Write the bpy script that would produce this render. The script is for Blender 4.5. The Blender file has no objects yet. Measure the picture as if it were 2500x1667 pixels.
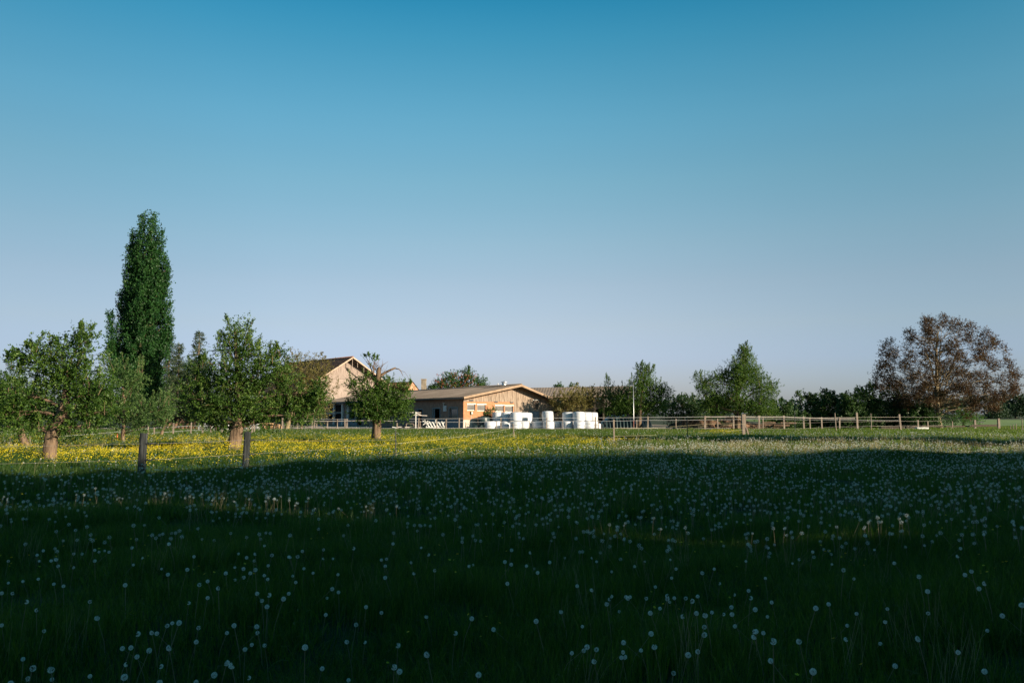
import bpy, math, random
import numpy as np
from mathutils import Vector
R = math.radians
rng = np.random.default_rng(7)
random.seed(7)
sc = bpy.context.scene
C = sc.collection

# ------------------------------------------------------------------ camera, sky, sun, exposure
F, HOR, CAMH = 2000.0, 1010.0, 1.65
PITCH = math.atan((HOR - 833.5) / F)
cam_d = bpy.data.cameras.new('camera'); cam = bpy.data.objects.new('camera', cam_d); C.objects.link(cam)
cam.location = (0, 0, CAMH); cam.rotation_euler = (R(90) + PITCH, 0, 0)
cam_d.sensor_width = 36; cam_d.lens = F / 2500 * 36; cam_d.clip_end = 6000; cam_d.clip_start = 0.05
sc.camera = cam
SUN_EL, SUN_AZ = 15.0, 121.0        # azimuth clockwise from +Y (the viewing direction)
to_sun = Vector((math.sin(R(SUN_AZ)) * math.cos(R(SUN_EL)), math.cos(R(SUN_AZ)) * math.cos(R(SUN_EL)), math.sin(R(SUN_EL))))
w = bpy.data.worlds.new('World'); sc.world = w; w.use_nodes = True
nt = w.node_tree; bg = nt.nodes['Background']
sky = nt.nodes.new('ShaderNodeTexSky'); sky.sky_type = 'NISHITA'; sky.sun_disc = False
sky.sun_elevation = R(SUN_EL); sky.sun_rotation = R(SUN_AZ)
sky.air_density = 1.0; sky.dust_density = 0.6; sky.ozone_density = 2.0
tcw = nt.nodes.new('ShaderNodeTexCoord'); nrm = nt.nodes.new('ShaderNodeVectorMath'); nrm.operation = 'NORMALIZE'; nt.links.new(tcw.outputs['Generated'], nrm.inputs[0])
sxyz = nt.nodes.new('ShaderNodeSeparateXYZ'); nt.links.new(nrm.outputs[0], sxyz.inputs[0])
# colour of the clear evening air by height above the horizon
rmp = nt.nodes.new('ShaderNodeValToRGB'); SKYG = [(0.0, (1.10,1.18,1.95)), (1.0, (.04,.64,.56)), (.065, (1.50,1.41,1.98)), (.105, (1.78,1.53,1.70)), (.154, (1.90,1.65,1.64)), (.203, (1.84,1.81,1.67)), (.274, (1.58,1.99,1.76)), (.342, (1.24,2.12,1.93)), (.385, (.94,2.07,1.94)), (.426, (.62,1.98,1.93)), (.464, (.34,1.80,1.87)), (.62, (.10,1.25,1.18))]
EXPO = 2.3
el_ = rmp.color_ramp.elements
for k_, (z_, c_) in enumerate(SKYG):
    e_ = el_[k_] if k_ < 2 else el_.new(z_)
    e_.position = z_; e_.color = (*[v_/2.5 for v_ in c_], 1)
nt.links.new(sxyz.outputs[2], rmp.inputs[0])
# evened out between the side opposite the sun and the side across from it
dt = nt.nodes.new('ShaderNodeVectorMath'); dt.operation = 'DOT_PRODUCT'; nt.links.new(nrm.outputs[0], dt.inputs[0]); dt.inputs[1].default_value = (-math.sin(R(SUN_AZ)), -math.cos(R(SUN_AZ)), 0)
mr = nt.nodes.new('ShaderNodeMapRange'); mr.inputs['From Min'].default_value = -1; mr.inputs['From Max'].default_value = 1; nt.links.new(dt.outputs['Value'], mr.inputs[0])
rm2 = nt.nodes.new('ShaderNodeValToRGB'); el2 = rm2.color_ramp.elements
for k_, (z_, v_) in enumerate([(0, (.80,.80,.80)), (1, (.52,.55,.56)), (.5, (.68,.80,.82)), (.62, (.84,.90,.91)), (.74, (.92,.93,.93)), (.86, (.73,.77,.79)), (.94, (.53,.58,.60))]):
    e_ = el2[k_] if k_ < 2 else el2.new(z_)
    e_.position = z_; e_.color = (*v_, 1)
rm2.color_ramp.interpolation = 'B_SPLINE'; nt.links.new(mr.outputs[0], rm2.inputs[0])
def mulc(a, b):
    n_ = nt.nodes.new('ShaderNodeVectorMath'); n_.operation = 'MULTIPLY'; nt.links.new(a, n_.inputs[0])
    if isinstance(b, tuple): n_.inputs[1].default_value = b
    else: nt.links.new(b, n_.inputs[1])
    return n_.outputs[0]
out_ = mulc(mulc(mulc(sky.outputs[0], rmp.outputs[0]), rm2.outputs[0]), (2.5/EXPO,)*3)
wn_ = nt.nodes.new('ShaderNodeTexNoise'); wn_.inputs['Scale'].default_value = 1.6; wn_.inputs['Detail'].default_value = 5
wm_ = nt.nodes.new('ShaderNodeMapping'); wm_.inputs['Scale'].default_value = (1, 1, 22); nt.links.new(nrm.outputs[0], wm_.inputs[0]); nt.links.new(wm_.outputs[0], wn_.inputs[0])
wr_ = nt.nodes.new('ShaderNodeMapRange'); wr_.inputs['To Min'].default_value = .985; wr_.inputs['To Max'].default_value = 1.015; nt.links.new(wn_.outputs[0], wr_.inputs[0])
cb_ = nt.nodes.new('ShaderNodeCombineXYZ')
for q_ in range(3): nt.links.new(wr_.outputs[0], cb_.inputs[q_])
out_ = mulc(out_, cb_.outputs[0])     # the faintest streaks of high haze
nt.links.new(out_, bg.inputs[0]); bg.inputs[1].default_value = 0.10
sd = bpy.data.lights.new('sun', 'SUN'); sun = bpy.data.objects.new('sun', sd); C.objects.link(sun)
sd.energy = 5.0; sd.angle = R(0.53); sd.color = (1.0, 0.83, 0.62)
sun.rotation_euler = to_sun.to_track_quat('Z', 'Y').to_euler(); sun.location = (30, -30, 30)
sc.view_settings.view_transform = 'Standard'; sc.view_settings.look = 'None'
sc.view_settings.gamma = 1; sc.view_settings.use_curve_mapping = False; sc.view_settings.exposure = math.log2(EXPO)
sc.cycles.max_bounces = 6; sc.cycles.diffuse_bounces = 3; sc.cycles.transparent_max_bounces = 8
sc.cycles.use_denoising = True

# ------------------------------------------------------------------ helpers
def hgt(x, y):
    x = np.asarray(x, float); y = np.asarray(y, float)
    fade = np.clip((72 - y) / 25, 0, 1) * np.clip((y + 10) / 10, 0, 1) * np.clip((60 - np.abs(x)) / 20, 0, 1)
    h = .045*np.sin(.55*x+1.3)*np.sin(.41*y+.4) + .035*np.sin(.9*x-.6*y+2) + .02*np.sin(2.1*x+1.1*y) + .015*np.sin(1.3*x-2.3*y)
    for mx, my, a, s in ((3.9, 31.5, .16, 1.1), (15.5, 30.5, .12, 1.6), (6.6, 33, .08, 1.4), (-9.5, 42, .08, 3), (20, 42, .10, 4)):
        h = h + a*np.exp(-((x-mx)**2*.35 + (y-my)**2*1.2)/s**2)
    return h * fade * 1.6

def ray(px, py):
    a = (px - 1250) / F; b = -(py - 833.5) / F; c, s = math.cos(PITCH), math.sin(PITCH)
    return Vector((a, c - b*s, s + b*c))
def W(px, py, d):
    r = ray(px, py); return Vector((0, 0, CAMH)) + r * (d / r.y)
def G(px, py, z=0.0):
    r = ray(px, py); p = Vector((0, 0, CAMH)) + r * ((z - CAMH) / r.z)
    return Vector((p.x, p.y, z + float(hgt(p.x, p.y))))
def zat(py, d): return W(1250, py, d).z
def xat(px, d): return W(px, HOR, d).x

def finish(o, **kw):
    for k, v in kw.items():
        if v is not None: o[k] = v
    return o
def thing(name, label, cat, loc, group=None, rz=0):
    o = bpy.data.objects.new(name, None); C.objects.link(o); o.empty_display_size = .3
    o.location = loc; o.rotation_euler = (0, 0, rz)
    return finish(o, label=label, category=cat, group=group)

def mesh_np(name, V, Q, T=None, mat=None, parent=None, attrs=None, smooth=False, mats=None, midx=None, uvs=None):
    """V (n,3), Q (m,4) quads, T (k,3) tris -> object, verts given in world coordinates"""
    V = np.asarray(V, np.float32)
    base = np.array(parent.location, np.float32) if parent is not None else 0
    if parent is not None and parent.parent is not None: base = base + np.array(parent.parent.location, np.float32)
    V = V - base
    me = bpy.data.meshes.new(name)
    q = 0 if Q is None else len(Q); t = 0 if T is None else len(T)
    me.vertices.add(len(V)); me.vertices.foreach_set('co', V.ravel())
    loops = np.concatenate([np.asarray(Q).ravel() if q else np.zeros(0, int), np.asarray(T).ravel() if t else np.zeros(0, int)]).astype(np.int32)
    me.loops.add(len(loops)); me.loops.foreach_set('vertex_index', loops)
    me.polygons.add(q + t)
    tot = np.concatenate([np.full(q, 4), np.full(t, 3)]).astype(np.int32)
    me.polygons.foreach_set('loop_start', np.concatenate([[0], np.cumsum(tot)[:-1]]).astype(np.int32))
    if attrs:
        for an, (dom, arr) in attrs.items():
            a = me.attributes.new(an, 'FLOAT', dom); a.data.foreach_set('value', np.asarray(arr, np.float32))
    if mats:
        for m in mats: me.materials.append(m)
        me.polygons.foreach_set('material_index', np.asarray(midx, np.int32))
    elif mat: me.materials.append(mat)
    if smooth: me.polygons.foreach_set('use_smooth', np.ones(q + t, bool))
    me.update(calc_edges=True); me.validate()
    o = bpy.data.objects.new(name, me); C.objects.link(o)
    if parent is not None: o.parent = parent
    return o

class MB:
    def __init__(s, xf=None): s.v = []; s.f = []; s.xf = xf; s.at = []
    def add(s, vs, fs, at=0.0):
        n = len(s.v)
        for p in vs: s.v.append(tuple(s.xf(*p)) if s.xf else tuple(p))
        s.f += [tuple(i + n for i in f) for f in fs]
        s.at += [at]*len(vs) if not hasattr(at, '__len__') else list(at)
    def box(s, x0, x1, y0, y1, z0, z1, at=0.0):
        s.add([(x0,y0,z0),(x1,y0,z0),(x1,y1,z0),(x0,y1,z0),(x0,y0,z1),(x1,y0,z1),(x1,y1,z1),(x0,y1,z1)],
              [(0,3,2,1),(4,5,6,7),(0,1,5,4),(1,2,6,5),(2,3,7,6),(3,0,4,7)], at)
    def beam(s, p, q, a, b, at=0.0):
        p = Vector(p); q = Vector(q); d = (q-p).normalized()
        u = d.cross(Vector((0,0,1)))
        if u.length < .35: u = (Vector((1,0,0)) - d*d.x)
        u.normalize(); v = u.cross(d).normalized(); u = u*a/2; v = v*b/2
        s.add([p-u-v,p+u-v,p+u+v,p-u+v,q-u-v,q+u-v,q+u+v,q-u+v],
              [(0,1,2,3),(7,6,5,4),(0,4,5,1),(1,5,6,2),(2,6,7,3),(3,7,4,0)], at)
    def tube(s, pts, rad, n=8, cap=True, jit=0, flute=0, at=0.0):
        pts = [Vector(p) for p in pts]; k = len(s.v); m = len(pts)
        prev = None; vs = []
        ph = random.random()*6
        for i, p in enumerate(pts):
            d = (pts[min(i+1, m-1)] - pts[max(i-1, 0)]).normalized()
            if prev is None:
                u = d.orthogonal().normalized() if abs(d.z) < .9 else Vector((1,0,0))
            else: u = prev
            u = (u - d*u.dot(d)).normalized(); prev = u; v = d.cross(u)
            r = rad[i] if hasattr(rad, '__len__') else rad
            for j in range(n):
                a = 2*math.pi*j/n
                rr = r*(1 + jit*(random.random()-.5) + flute*math.sin(3*a+ph+i*.25) + flute*.6*math.sin(7*a+ph*2-i*.3))
                vs.append(p + u*math.cos(a)*rr + v*math.sin(a)*rr)
        fs = [(i*n+j, i*n+(j+1)%n, (i+1)*n+(j+1)%n, (i+1)*n+j) for i in range(m-1) for j in range(n)]
        if cap: fs += [tuple(range(n))[::-1], tuple((m-1)*n+j for j in range(n))]
        s.add(vs, fs, at)
    def build(s, name, mat, parent=None, smooth=False, attr=None):
        me = bpy.data.meshes.new(name)
        b = Vector((0,0,0)); p = parent
        while p is not None: b = b + p.location; p = p.parent
        me.from_pydata([Vector(v) - b for v in s.v], [], s.f); me.materials.append(mat)
        if smooth: me.polygons.foreach_set('use_smooth', [True]*len(me.polygons))
        if attr:
            a = me.attributes.new(attr, 'FLOAT', 'POINT'); a.data.foreach_set('value', s.at)
        me.update()
        o = bpy.data.objects.new(name, me); C.objects.link(o)
        if parent is not None: o.parent = parent
        return o

# ------------------------------------------------------------------ materials
def nodes(m):
    m.use_nodes = True; t = m.node_tree; return t, t.nodes['Principled BSDF']
def pmat(name, c1, c2=None, scale=4, rough=.8, bump=.2, stretch=(1,1,1), metal=0, detail=6, spec=.3, bdist=.02, c3=None, bscale=None, trans=0):
    m = bpy.data.materials.new(name); t, b = nodes(m)
    b.inputs['Roughness'].default_value = rough; b.inputs['Metallic'].default_value = metal
    b.inputs['Specular IOR Level'].default_value = spec
    tc = t.nodes.new('ShaderNodeTexCoord'); mp = t.nodes.new('ShaderNodeMapping')
    mp.inputs['Scale'].default_value = stretch; t.links.new(tc.outputs['Object'], mp.inputs[0])
    n = t.nodes.new('ShaderNodeTexNoise'); n.inputs['Scale'].default_value = scale; n.inputs['Detail'].default_value = detail
    t.links.new(mp.outputs[0], n.inputs[0])
    cr = t.nodes.new('ShaderNodeValToRGB'); cr.color_ramp.elements[0].position = .3; cr.color_ramp.elements[1].position = .7
    cr.color_ramp.elements[0].color = (*c1, 1); cr.color_ramp.elements[1].color = (*(c2 or c1), 1)
    if c3: e = cr.color_ramp.elements.new(.5); e.color = (*c3, 1)
    t.links.new(n.outputs[0], cr.inputs[0]); t.links.new(cr.outputs[0], b.inputs['Base Color'])
    if bump:
        n2 = n
        if bscale:
            n2 = t.nodes.new('ShaderNodeTexNoise'); n2.inputs['Scale'].default_value = bscale; n2.inputs['Detail'].default_value = 4
            t.links.new(mp.outputs[0], n2.inputs[0])
        bp = t.nodes.new('ShaderNodeBump'); bp.inputs['Strength'].default_value = bump; bp.inputs['Distance'].default_value = bdist
        t.links.new(n2.outputs[0], bp.inputs['Height']); t.links.new(bp.outputs[0], b.inputs['Normal'])
    return m
def leafmat(name, cs, trans=.35, rough=.5, tcol=None):
    """colour by the 'tint' attribute, part of the light passes through"""
    m = bpy.data.materials.new(name); t, b = nodes(m)
    at = t.nodes.new('ShaderNodeAttribute'); at.attribute_name = 'tint'
    cr = t.nodes.new('ShaderNodeValToRGB'); el = cr.color_ramp.elements
    el[0].color = (*cs[0], 1); el[1].color = (*cs[-1], 1)
    for i, c in enumerate(cs[1:-1]):
        e = el.new((i+1)/(len(cs)-1)); e.color = (*c, 1)
    t.links.new(at.outputs['Fac'], cr.inputs[0]); t.links.new(cr.outputs[0], b.inputs['Base Color'])
    b.inputs['Roughness'].default_value = rough; b.inputs['Specular IOR Level'].default_value = .25
    tr = t.nodes.new('ShaderNodeBsdfTranslucent')
    hs = t.nodes.new('ShaderNodeMix'); hs.data_type = 'RGBA'; hs.blend_type = 'MULTIPLY'; hs.inputs[0].default_value = 1
    hs.inputs[7].default_value = (*(tcol or (1.3, 1.35, .6)), 1)
    t.links.new(cr.outputs[0], hs.inputs[6]); t.links.new(hs.outputs[2], tr.inputs[0])
    mx = t.nodes.new('ShaderNodeMixShader'); mx.inputs[0].default_value = trans
    t.links.new(b.outputs[0], mx.inputs[1]); t.links.new(tr.outputs[0], mx.inputs[2])
    t.links.new(mx.outputs[0], t.nodes['Material Output'].inputs[0])
    return m

M = {}
M['bark'] = pmat('bark', (.025,.018,.013), (.18,.125,.08), 9, .9, 1.0, (1,1,.22), c3=(.11,.075,.048), bdist=.05)
M['bark_dark'] = pmat('bark_dark', (.055,.042,.03), (.17,.12,.08), 8, .9, .7, (1,1,.3), bdist=.04)
M['bark_yellow'] = pmat('bark_yellow', (.10,.08,.05), (.24,.19,.11), 5, .9, .4, (1,1,.4))
M['apple_leaf'] = leafmat('apple_leaf', [(.012,.034,.007), (.033,.080,.012), (.068,.130,.019), (.14,.20,.05)])
M['pear_leaf'] = leafmat('pear_leaf', [(.018,.046,.012), (.042,.092,.022), (.078,.14,.04), (.14,.20,.075)])
M['poplar_leaf'] = leafmat('poplar_leaf', [(.006,.030,.008), (.012,.050,.012), (.022,.075,.016), (.045,.11,.03)], .25)
M['conifer_leaf'] = leafmat('conifer_leaf', [(.012,.03,.014), (.035,.06,.028), (.07,.095,.05)], .15)
M['walnut_leaf'] = leafmat('walnut_leaf', [(.06,.05,.016), (.12,.10,.03), (.17,.15,.05), (.11,.13,.04)], .35)
M['copper_leaf'] = leafmat('copper_leaf', [(.024,.016,.009), (.046,.031,.015), (.074,.048,.020), (.056,.056,.024)], .3, tcol=(1.4,.9,.6))
M['chestnut_leaf'] = leafmat('chestnut_leaf', [(.016,.045,.012), (.035,.085,.02), (.07,.12,.03)], .3)
M['hedge_leaf'] = leafmat('hedge_leaf', [(.010,.030,.010), (.022,.055,.016), (.04,.085,.024), (.075,.12,.04)], .25)
M['bush_leaf'] = leafmat('bush_leaf', [(.03,.09,.015), (.06,.15,.025), (.09,.19,.035)], .35)
M['far_leaf'] = leafmat('far_leaf', [(.014,.036,.018), (.03,.06,.03)], .2)
M['blossom'] = leafmat('blossom', [(.26,.08,.05), (.34,.14,.07)], .3, tcol=(1,1,1))
M['grass'] = leafmat('grass', [(.013,.036,.010), (.028,.066,.015), (.062,.115,.021), (.12,.145,.04)], .5, tcol=(1.9,1.85,.6))
M['stalk'] = pmat('stalk', (.16,.14,.07), (.27,.24,.13), 20, .8, 0)
M['butter'] = pmat('butter', (.52,.42,.008), (.62,.52,.02), 30, .45, 0)
M['stem'] = pmat('stem', (.16,.15,.09), (.22,.17,.11), 20, .7, 0)
M['fluff'] = leafmat('fluff', [(.56,.66,.62), (.72,.80,.76)], .35, .9, tcol=(1,1,1))
M['seed'] = pmat('seed', (.10,.075,.05), (.16,.12,.08), 60, .9, 0)
M['post_old'] = pmat('post_old', (.008,.010,.011), (.05,.055,.058), 16, .9, .9, (1,1,.12), bdist=.02, c3=(.02,.024,.025))
M['post_wood'] = pmat('post_wood', (.14,.11,.09), (.27,.225,.185), 12, .9, .5, (1,1,.15))
M['rail'] = pmat('rail', (.29,.265,.245), (.40,.37,.345), 6, .6, .1)
M['tape'] = pmat('tape', (.34,.35,.37), (.42,.43,.45), 6, .5, 0)
M['cord'] = pmat('cord', (.34,.32,.20), (.42,.39,.25), 6, .6, 0)
M['wire'] = pmat('wire', (.20,.19,.17), (.28,.26,.24), 6, .5, 0, metal=.6)
M['steel'] = pmat('steel', (.42,.44,.46), (.58,.60,.62), 6, .42, .05, metal=.75)
M['dark_metal'] = pmat('dark_metal', (.02,.025,.03), (.05,.055,.06), 12, .55, .1, metal=.3)
M['white_paint'] = pmat('white_paint', (.50,.50,.48), (.62,.62,.60), 5, .5, .05)

# ------------------------------------------------------------------ ground
def axis(lim, fine, n_f, n_c):
    a = np.linspace(0, fine, n_f); b = fine * (lim/fine) ** np.linspace(0, 1, n_c)[1:]
    return np.concatenate([-b[::-1], -a[:0:-1], a, b])
gx = axis(3500, 62, 180, 14)
gy = np.concatenate([-(np.array([3000, 1200, 400, 150, 60, 25])), np.linspace(-9, 76, 240), 76*(4500/76)**np.linspace(0,1,18)[1:]])
XX, YY = np.meshgrid(gx, gy); ZZ = hgt(XX, YY)
nx = len(gx); ii = np.arange((len(gy)-1)*(nx-1)); r_ = ii // (nx-1); c_ = ii % (nx-1); k0 = r_*nx + c_
gm = pmat('meadow_ground', (.010,.020,.008), (.03,.05,.015), 1.6, 1, .5, bdist=.08, c3=(.018,.034,.010))
ground = mesh_np('ground', np.stack([XX.ravel(), YY.ravel(), ZZ.ravel()], 1), np.stack([k0, k0+1, k0+nx+1, k0+nx], 1), mat=gm, smooth=True)
finish(ground, kind='structure', label='meadow ground running from the shaded foreground to the farm')
# farm yard (bare trodden earth and concrete)
yard_m = pmat('yard_earth', (.14,.105,.08), (.30,.24,.19), .8, .95, .4, c3=(.20,.16,.12), bdist=.03)
mb = MB(); A = [(-48, 83.3), (-30, 84.6), (24, 84.6), (24, 104), (20, 150), (-60, 150)]
mb.add([(x, y, .006) for x, y in A], [(0,1,2,3,4,5)])
finish(mb.build('farm_yard', yard_m), kind='structure', label='bare trodden yard in front of the barns')
# far fields on the right
ff = pmat('far_field', (.085,.15,.035), (.13,.20,.05), .05, 1, .1, detail=8, bscale=2)
mb = MB(); mb.add([(44, 112, .008), (420, 112, .008), (420, 236, .008), (60, 236, .008)], [(0,1,2,3)])
finish(mb.build('far_field', ff), kind='structure', label='bright green crop field beyond the brown tree')

# ------------------------------------------------------------------ trees
def unit(a): return a / np.maximum(np.linalg.norm(a, axis=1, keepdims=True), 1e-6)
def leaf_arrays(O, D, L, K, size, asp=.55, spread=1.0, clump=None):
    """sprigs at O along D of length L with K leaves each -> verts, quads, tint"""
    N = len(O); u = rng.uniform(.05, 1, (N, K, 1))
    P = O[:,None,:] + D[:,None,:]*L[:,None,None]*u + rng.normal(0, .03, (N, K, 3))*size*8*spread
    P = P.reshape(-1, 3)
    d = unit(np.repeat(D, K, 0)*.5 + rng.normal(0, .75, (N*K, 3)))
    s = unit(np.cross(d, rng.normal(0, 1, (N*K, 3))))
    n = np.cross(d, s); ln = size*rng.uniform(.6, 1.25, (N*K, 1)); wd = ln*asp*.5
    v = np.stack([P, P + d*ln*.5 + s*wd + n*ln*.08, P + d*ln, P + d*ln*.5 - s*wd + n*ln*.08], 1).reshape(-1, 3)
    q = np.arange(N*K*4).reshape(-1, 4)
    t0 = (rng.uniform(0, 1, N) if clump is None else clump)
    tint = np.clip(np.repeat(t0, K)*.6 + rng.uniform(-.1, .5, N*K), 0, 1)
    return v, q, tint

def tree(name, label, d, trunk, lobes, leaf, size=.07, k=22, K=14, sprig=.32, up=.5, shoots=0, bark='bark', group=None,
         cat='tree', limbs=True, twigs=5, asp=.55, fill=2.0, flute=.06, parts=True, extra=None, zr=.95, rag=.35, limb_w=.3, twig_w=1.0, shoot_l=.9, dense=None, limb_r=9):
    s_ = d / F; k = k*KM*(dense or (1.6 if leaf == 'apple_leaf' else 1.1))
    tr = [(W(px, py, d), wpx*s_/2) for px, py, wpx in trunk]
    b0 = tr[0][0].copy(); zg = float(hgt(b0.x, b0.y)); b0.z = zg
    root = thing(name, label, cat, b0, group)
    # smooth trunk path
    pts = [Vector((p.x, p.y + .15*s_*i*random.uniform(-3,3), p.z if i else zg - .08)) for i, (p, _) in enumerate(tr)]; rad = [r for _, r in tr]
    P2, R2 = [], []
    for i in range(len(pts)-1):
        for j in range(4):
            f = j/4; P2.append(pts[i].lerp(pts[i+1], f) + Vector((random.uniform(-1,1), random.uniform(-1,1), 0))*rad[i]*.08); R2.append(rad[i]*(1-f) + rad[i+1]*f)
    P2.append(pts[-1]); R2.append(rad[-1]); R2[0] *= 1.22; 
    if len(R2) > 1: R2[1] *= 1.07
    m = MB(); m.tube(P2, R2, 14, jit=.08, flute=flute); m.build('trunk', M[bark], root, smooth=True)
    lb = MB(); Os, Ds, Ls, Cl = [], [], [], []
    for lo in lobes:
        px, py, rx, ry = lo[:4]; off = lo[4] if len(lo) > 4 else random.uniform(-.5, .5)*rx
        den = lo[5] if len(lo) > 5 else 1
        c = W(px, py, d) ; c.y += off*s_
        rr = np.array([rx*s_, (rx+ry)*.5*s_*zr, ry*s_])
        n = int(k*den*4*((rr[0]*rr[1] + rr[1]*rr[2] + rr[0]*rr[2])/3)) + 6
        dirs = unit(rng.normal(0, 1, (n, 3)))
        ph = rng.uniform(0, 6, 3)
        bump = 1 + rag*np.sin(dirs[:,0]*5+ph[0])*np.sin(dirs[:,2]*6+ph[1]) + rag*.5*np.sin(dirs[:,1]*11+dirs[:,0]*9+ph[2])
        rad_ = rng.uniform(0, 1, n)**(1/fill) * bump
        O = np.array(c) + dirs*rr*rad_[:,None]
        D = unit(dirs*.6 + np.array([0,0,up]) + rng.normal(0, .45, (n, 3)))
        Os.append(O); Ds.append(D); Ls.append(rng.uniform(.5, 1.3, n)*sprig)
        cn = .5 + .35*np.sin(O[:,0]*2.1+O[:,2]*1.7+ph[0]) * np.sin(O[:,1]*1.9-O[:,2]*2.3+ph[1])
        Cl.append(np.clip(cn + rng.uniform(-.2,.2,n), 0, 1))
        if limbs:
            # limb from the trunk into the lobe
            zs = [p for p in P2 if p.z < c.z - .1*ry*s_] or [P2[0]]
            cand = zs[max(0, int(len(zs)*.62)):] or zs
            a = random.choice(cand[-4:]); i = P2.index(a); r0 = min(max(R2[i]*random.uniform(.3, .5), .015), limb_r)
            mid = a.lerp(c, .5) + Vector((random.uniform(-.12,.12), random.uniform(-.12,.12), random.uniform(-.02,.16)))*(c-a).length
            path = [a, a.lerp(mid,.5)+Vector((0,0,.03)), mid, mid.lerp(c,.55)+Vector((random.uniform(-.05,.05),0,.05)), c]
            lb.tube(path, [r0, r0*.8, r0*.6, r0*.42, r0*.25], 6, jit=.15)
            for _ in range(twigs):
                dd = Vector(unit(rng.normal(0, 1, (1, 3)) + np.array([[0,0,.3]]))[0])
                e = c + Vector((dd.x*rr[0], dd.y*rr[1], dd.z*rr[2]))*.9
                a2 = mid.lerp(c, random.uniform(.2, 1)); m2 = a2.lerp(e, .5) + Vector((random.uniform(-.1,.1), random.uniform(-.1,.1), .06))*(e-a2).length
                lb.tube([a2, m2, e], [r0*.28*twig_w, r0*.16*twig_w, r0*.05*twig_w], 4, cap=False)
        for _ in range(int(shoots)):
            a_ = random.uniform(0, 2*math.pi); rr_ = random.uniform(.3, .95)
            p = Vector((c.x + rr[0]*rr_*math.cos(a_), c.y + rr[1]*rr_*math.sin(a_), c.z + rr[2]*math.sqrt(max(0, 1-rr_**2))*.9))
            l = random.uniform(.4, 1.0)*shoot_l*min(1, ry*s_*1.2); dv = Vector((random.uniform(-.35,.35)+.25*math.cos(a_), random.uniform(-.3,.3), 1)).normalized()
            e = p + dv*l; lb.tube([p - dv*.3, e], [.012, .004], 3, cap=False)
            q = 7; uu = np.linspace(0, .85, q)
            Os.append(np.array(p)[None,:] + np.array(dv)[None,:]*l*uu[:,None]); Ds.append(unit(np.repeat(np.array(dv)[None,:], q, 0) + rng.normal(0, .3, (q, 3))))
            Ls.append(np.full(q, l*.16)); Cl.append(rng.uniform(.3, .9, q))
    if extra: extra(lb, d)
    if lb.v: lb.build('limbs', M[bark], root, smooth=True)['kind'] = 'stuff'
    if lobes:
        O = np.concatenate(Os); D = np.concatenate(Ds); L = np.concatenate(Ls); Cc = np.concatenate(Cl)
        v, q, t = leaf_arrays(O, D, L, K, size, asp, clump=Cc)
        v[:,2] = np.maximum(v[:,2], zg + .03)
        cr = mesh_np('crown', v, q, mat=M[leaf], parent=root, attrs={'tint': ('FACE', t)})
    return root

KM = 3.0
APG = 'old apple trees standing in the meadow'
def dgr(py): return G(1250, py).y
# apple tree on the far left edge, leaning trunk
tree('apple_tree', 'old apple tree with a leaning cut-off trunk at the left edge of the meadow', dgr(1095),
     [(68,1096,20),(62,1085,19),(54,1068,17),(50,1040,14),(46,1000,11)],
     [(30,985,52,45),(-15,1010,60,45),(55,1030,40,30),(30,935,34,28),(-40,960,50,50),(85,985,30,30)], 'apple_leaf', .085, k=24, shoots=3, group=APG)
# big left apple tree
tree('apple_tree', 'broad old apple tree with a thick pale trunk, standing left of the tall poplar', dgr(1130),
     [(120,1132,33),(122,1110,30),(124,1070,29),(140,1040,27),(152,1010,26),(158,985,22),(160,950,14),(165,900,8)],
     [(150,905,62,44),(105,880,50,40),(75,865,26,22),(155,850,42,26),(215,860,40,34),(205,822,24,24),(180,930,62,40),(50,895,30,22),(30,878,18,16),
      (70,1010,55,36),(20,1010,44,38),(100,1043,50,24),(165,1050,24,16),(60,970,50,30),(230,965,52,48),(195,1010,40,40),(222,1045,30,22),(250,1010,38,34),(190,960,50,46,30),(120,935,50,28,25)],
     'apple_leaf', .078, k=27, flute=.11, shoots=4, group=APG, twigs=4, dense=1.2, rag=.7)
# paler fruit tree right behind it
tree('pear_tree', 'paler green fruit tree with drooping branches in front of the foot of the poplar', 47,
     [(300,1080,10),(300,1060,9),(302,1030,8),(305,990,7),(300,940,5)],
     [(300,930,40,46),(262,915,24,34),(335,925,26,34),(300,985,55,38),(355,1005,48,34),(398,1000,26,36),(270,1020,42,30),(330,1040,45,22),(385,1035,30,20),(250,975,30,30)],
     'pear_leaf', .085, k=17, shoots=4, bark='bark')
tree('fruit_tree', 'small fruit tree with a bent pale trunk, right of the poplar foot', 60,
     [(392,1068,8),(398,1045,7),(408,1025,6),(402,1000,5)],
     [(392,990,28,24),(410,1005,18,20),(372,1010,24,20)], 'pear_leaf', .09, k=16, shoots=2)
# middle apple tree
tree('apple_tree', 'largest apple tree with a lit flared trunk, standing between the two square foreground posts', dgr(1106),
     [(566,1107,36),(570,1090,32),(576,1065,30),(582,1045,28),(586,1020,22),(584,985,20),(582,950,17),(580,900,12),(576,850,7),(574,810,4)],
     [(572,812,34,30),(578,860,44,36),(548,845,26,26),(615,862,32,30),(575,915,52,38),(655,895,36,38),(680,870,20,22),(625,920,45,40),(690,930,36,34),
      (520,930,38,32),(480,935,30,34),(465,975,36,38),(520,985,45,38),(505,1020,50,26),(555,1010,42,24),(540,960,40,32,25),
      (610,985,60,40),(650,1015,58,26),(700,985,50,38),(745,985,42,34),(775,960,24,24),(740,1020,38,20),(785,985,20,24),(600,950,50,40,25),(495,890,22,16),(620,1030,34,18),(530,1042,36,14)],
     'apple_leaf', .078, k=26, flute=.13, shoots=4, group=APG, twigs=4, dense=1.4, rag=.6)
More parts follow.
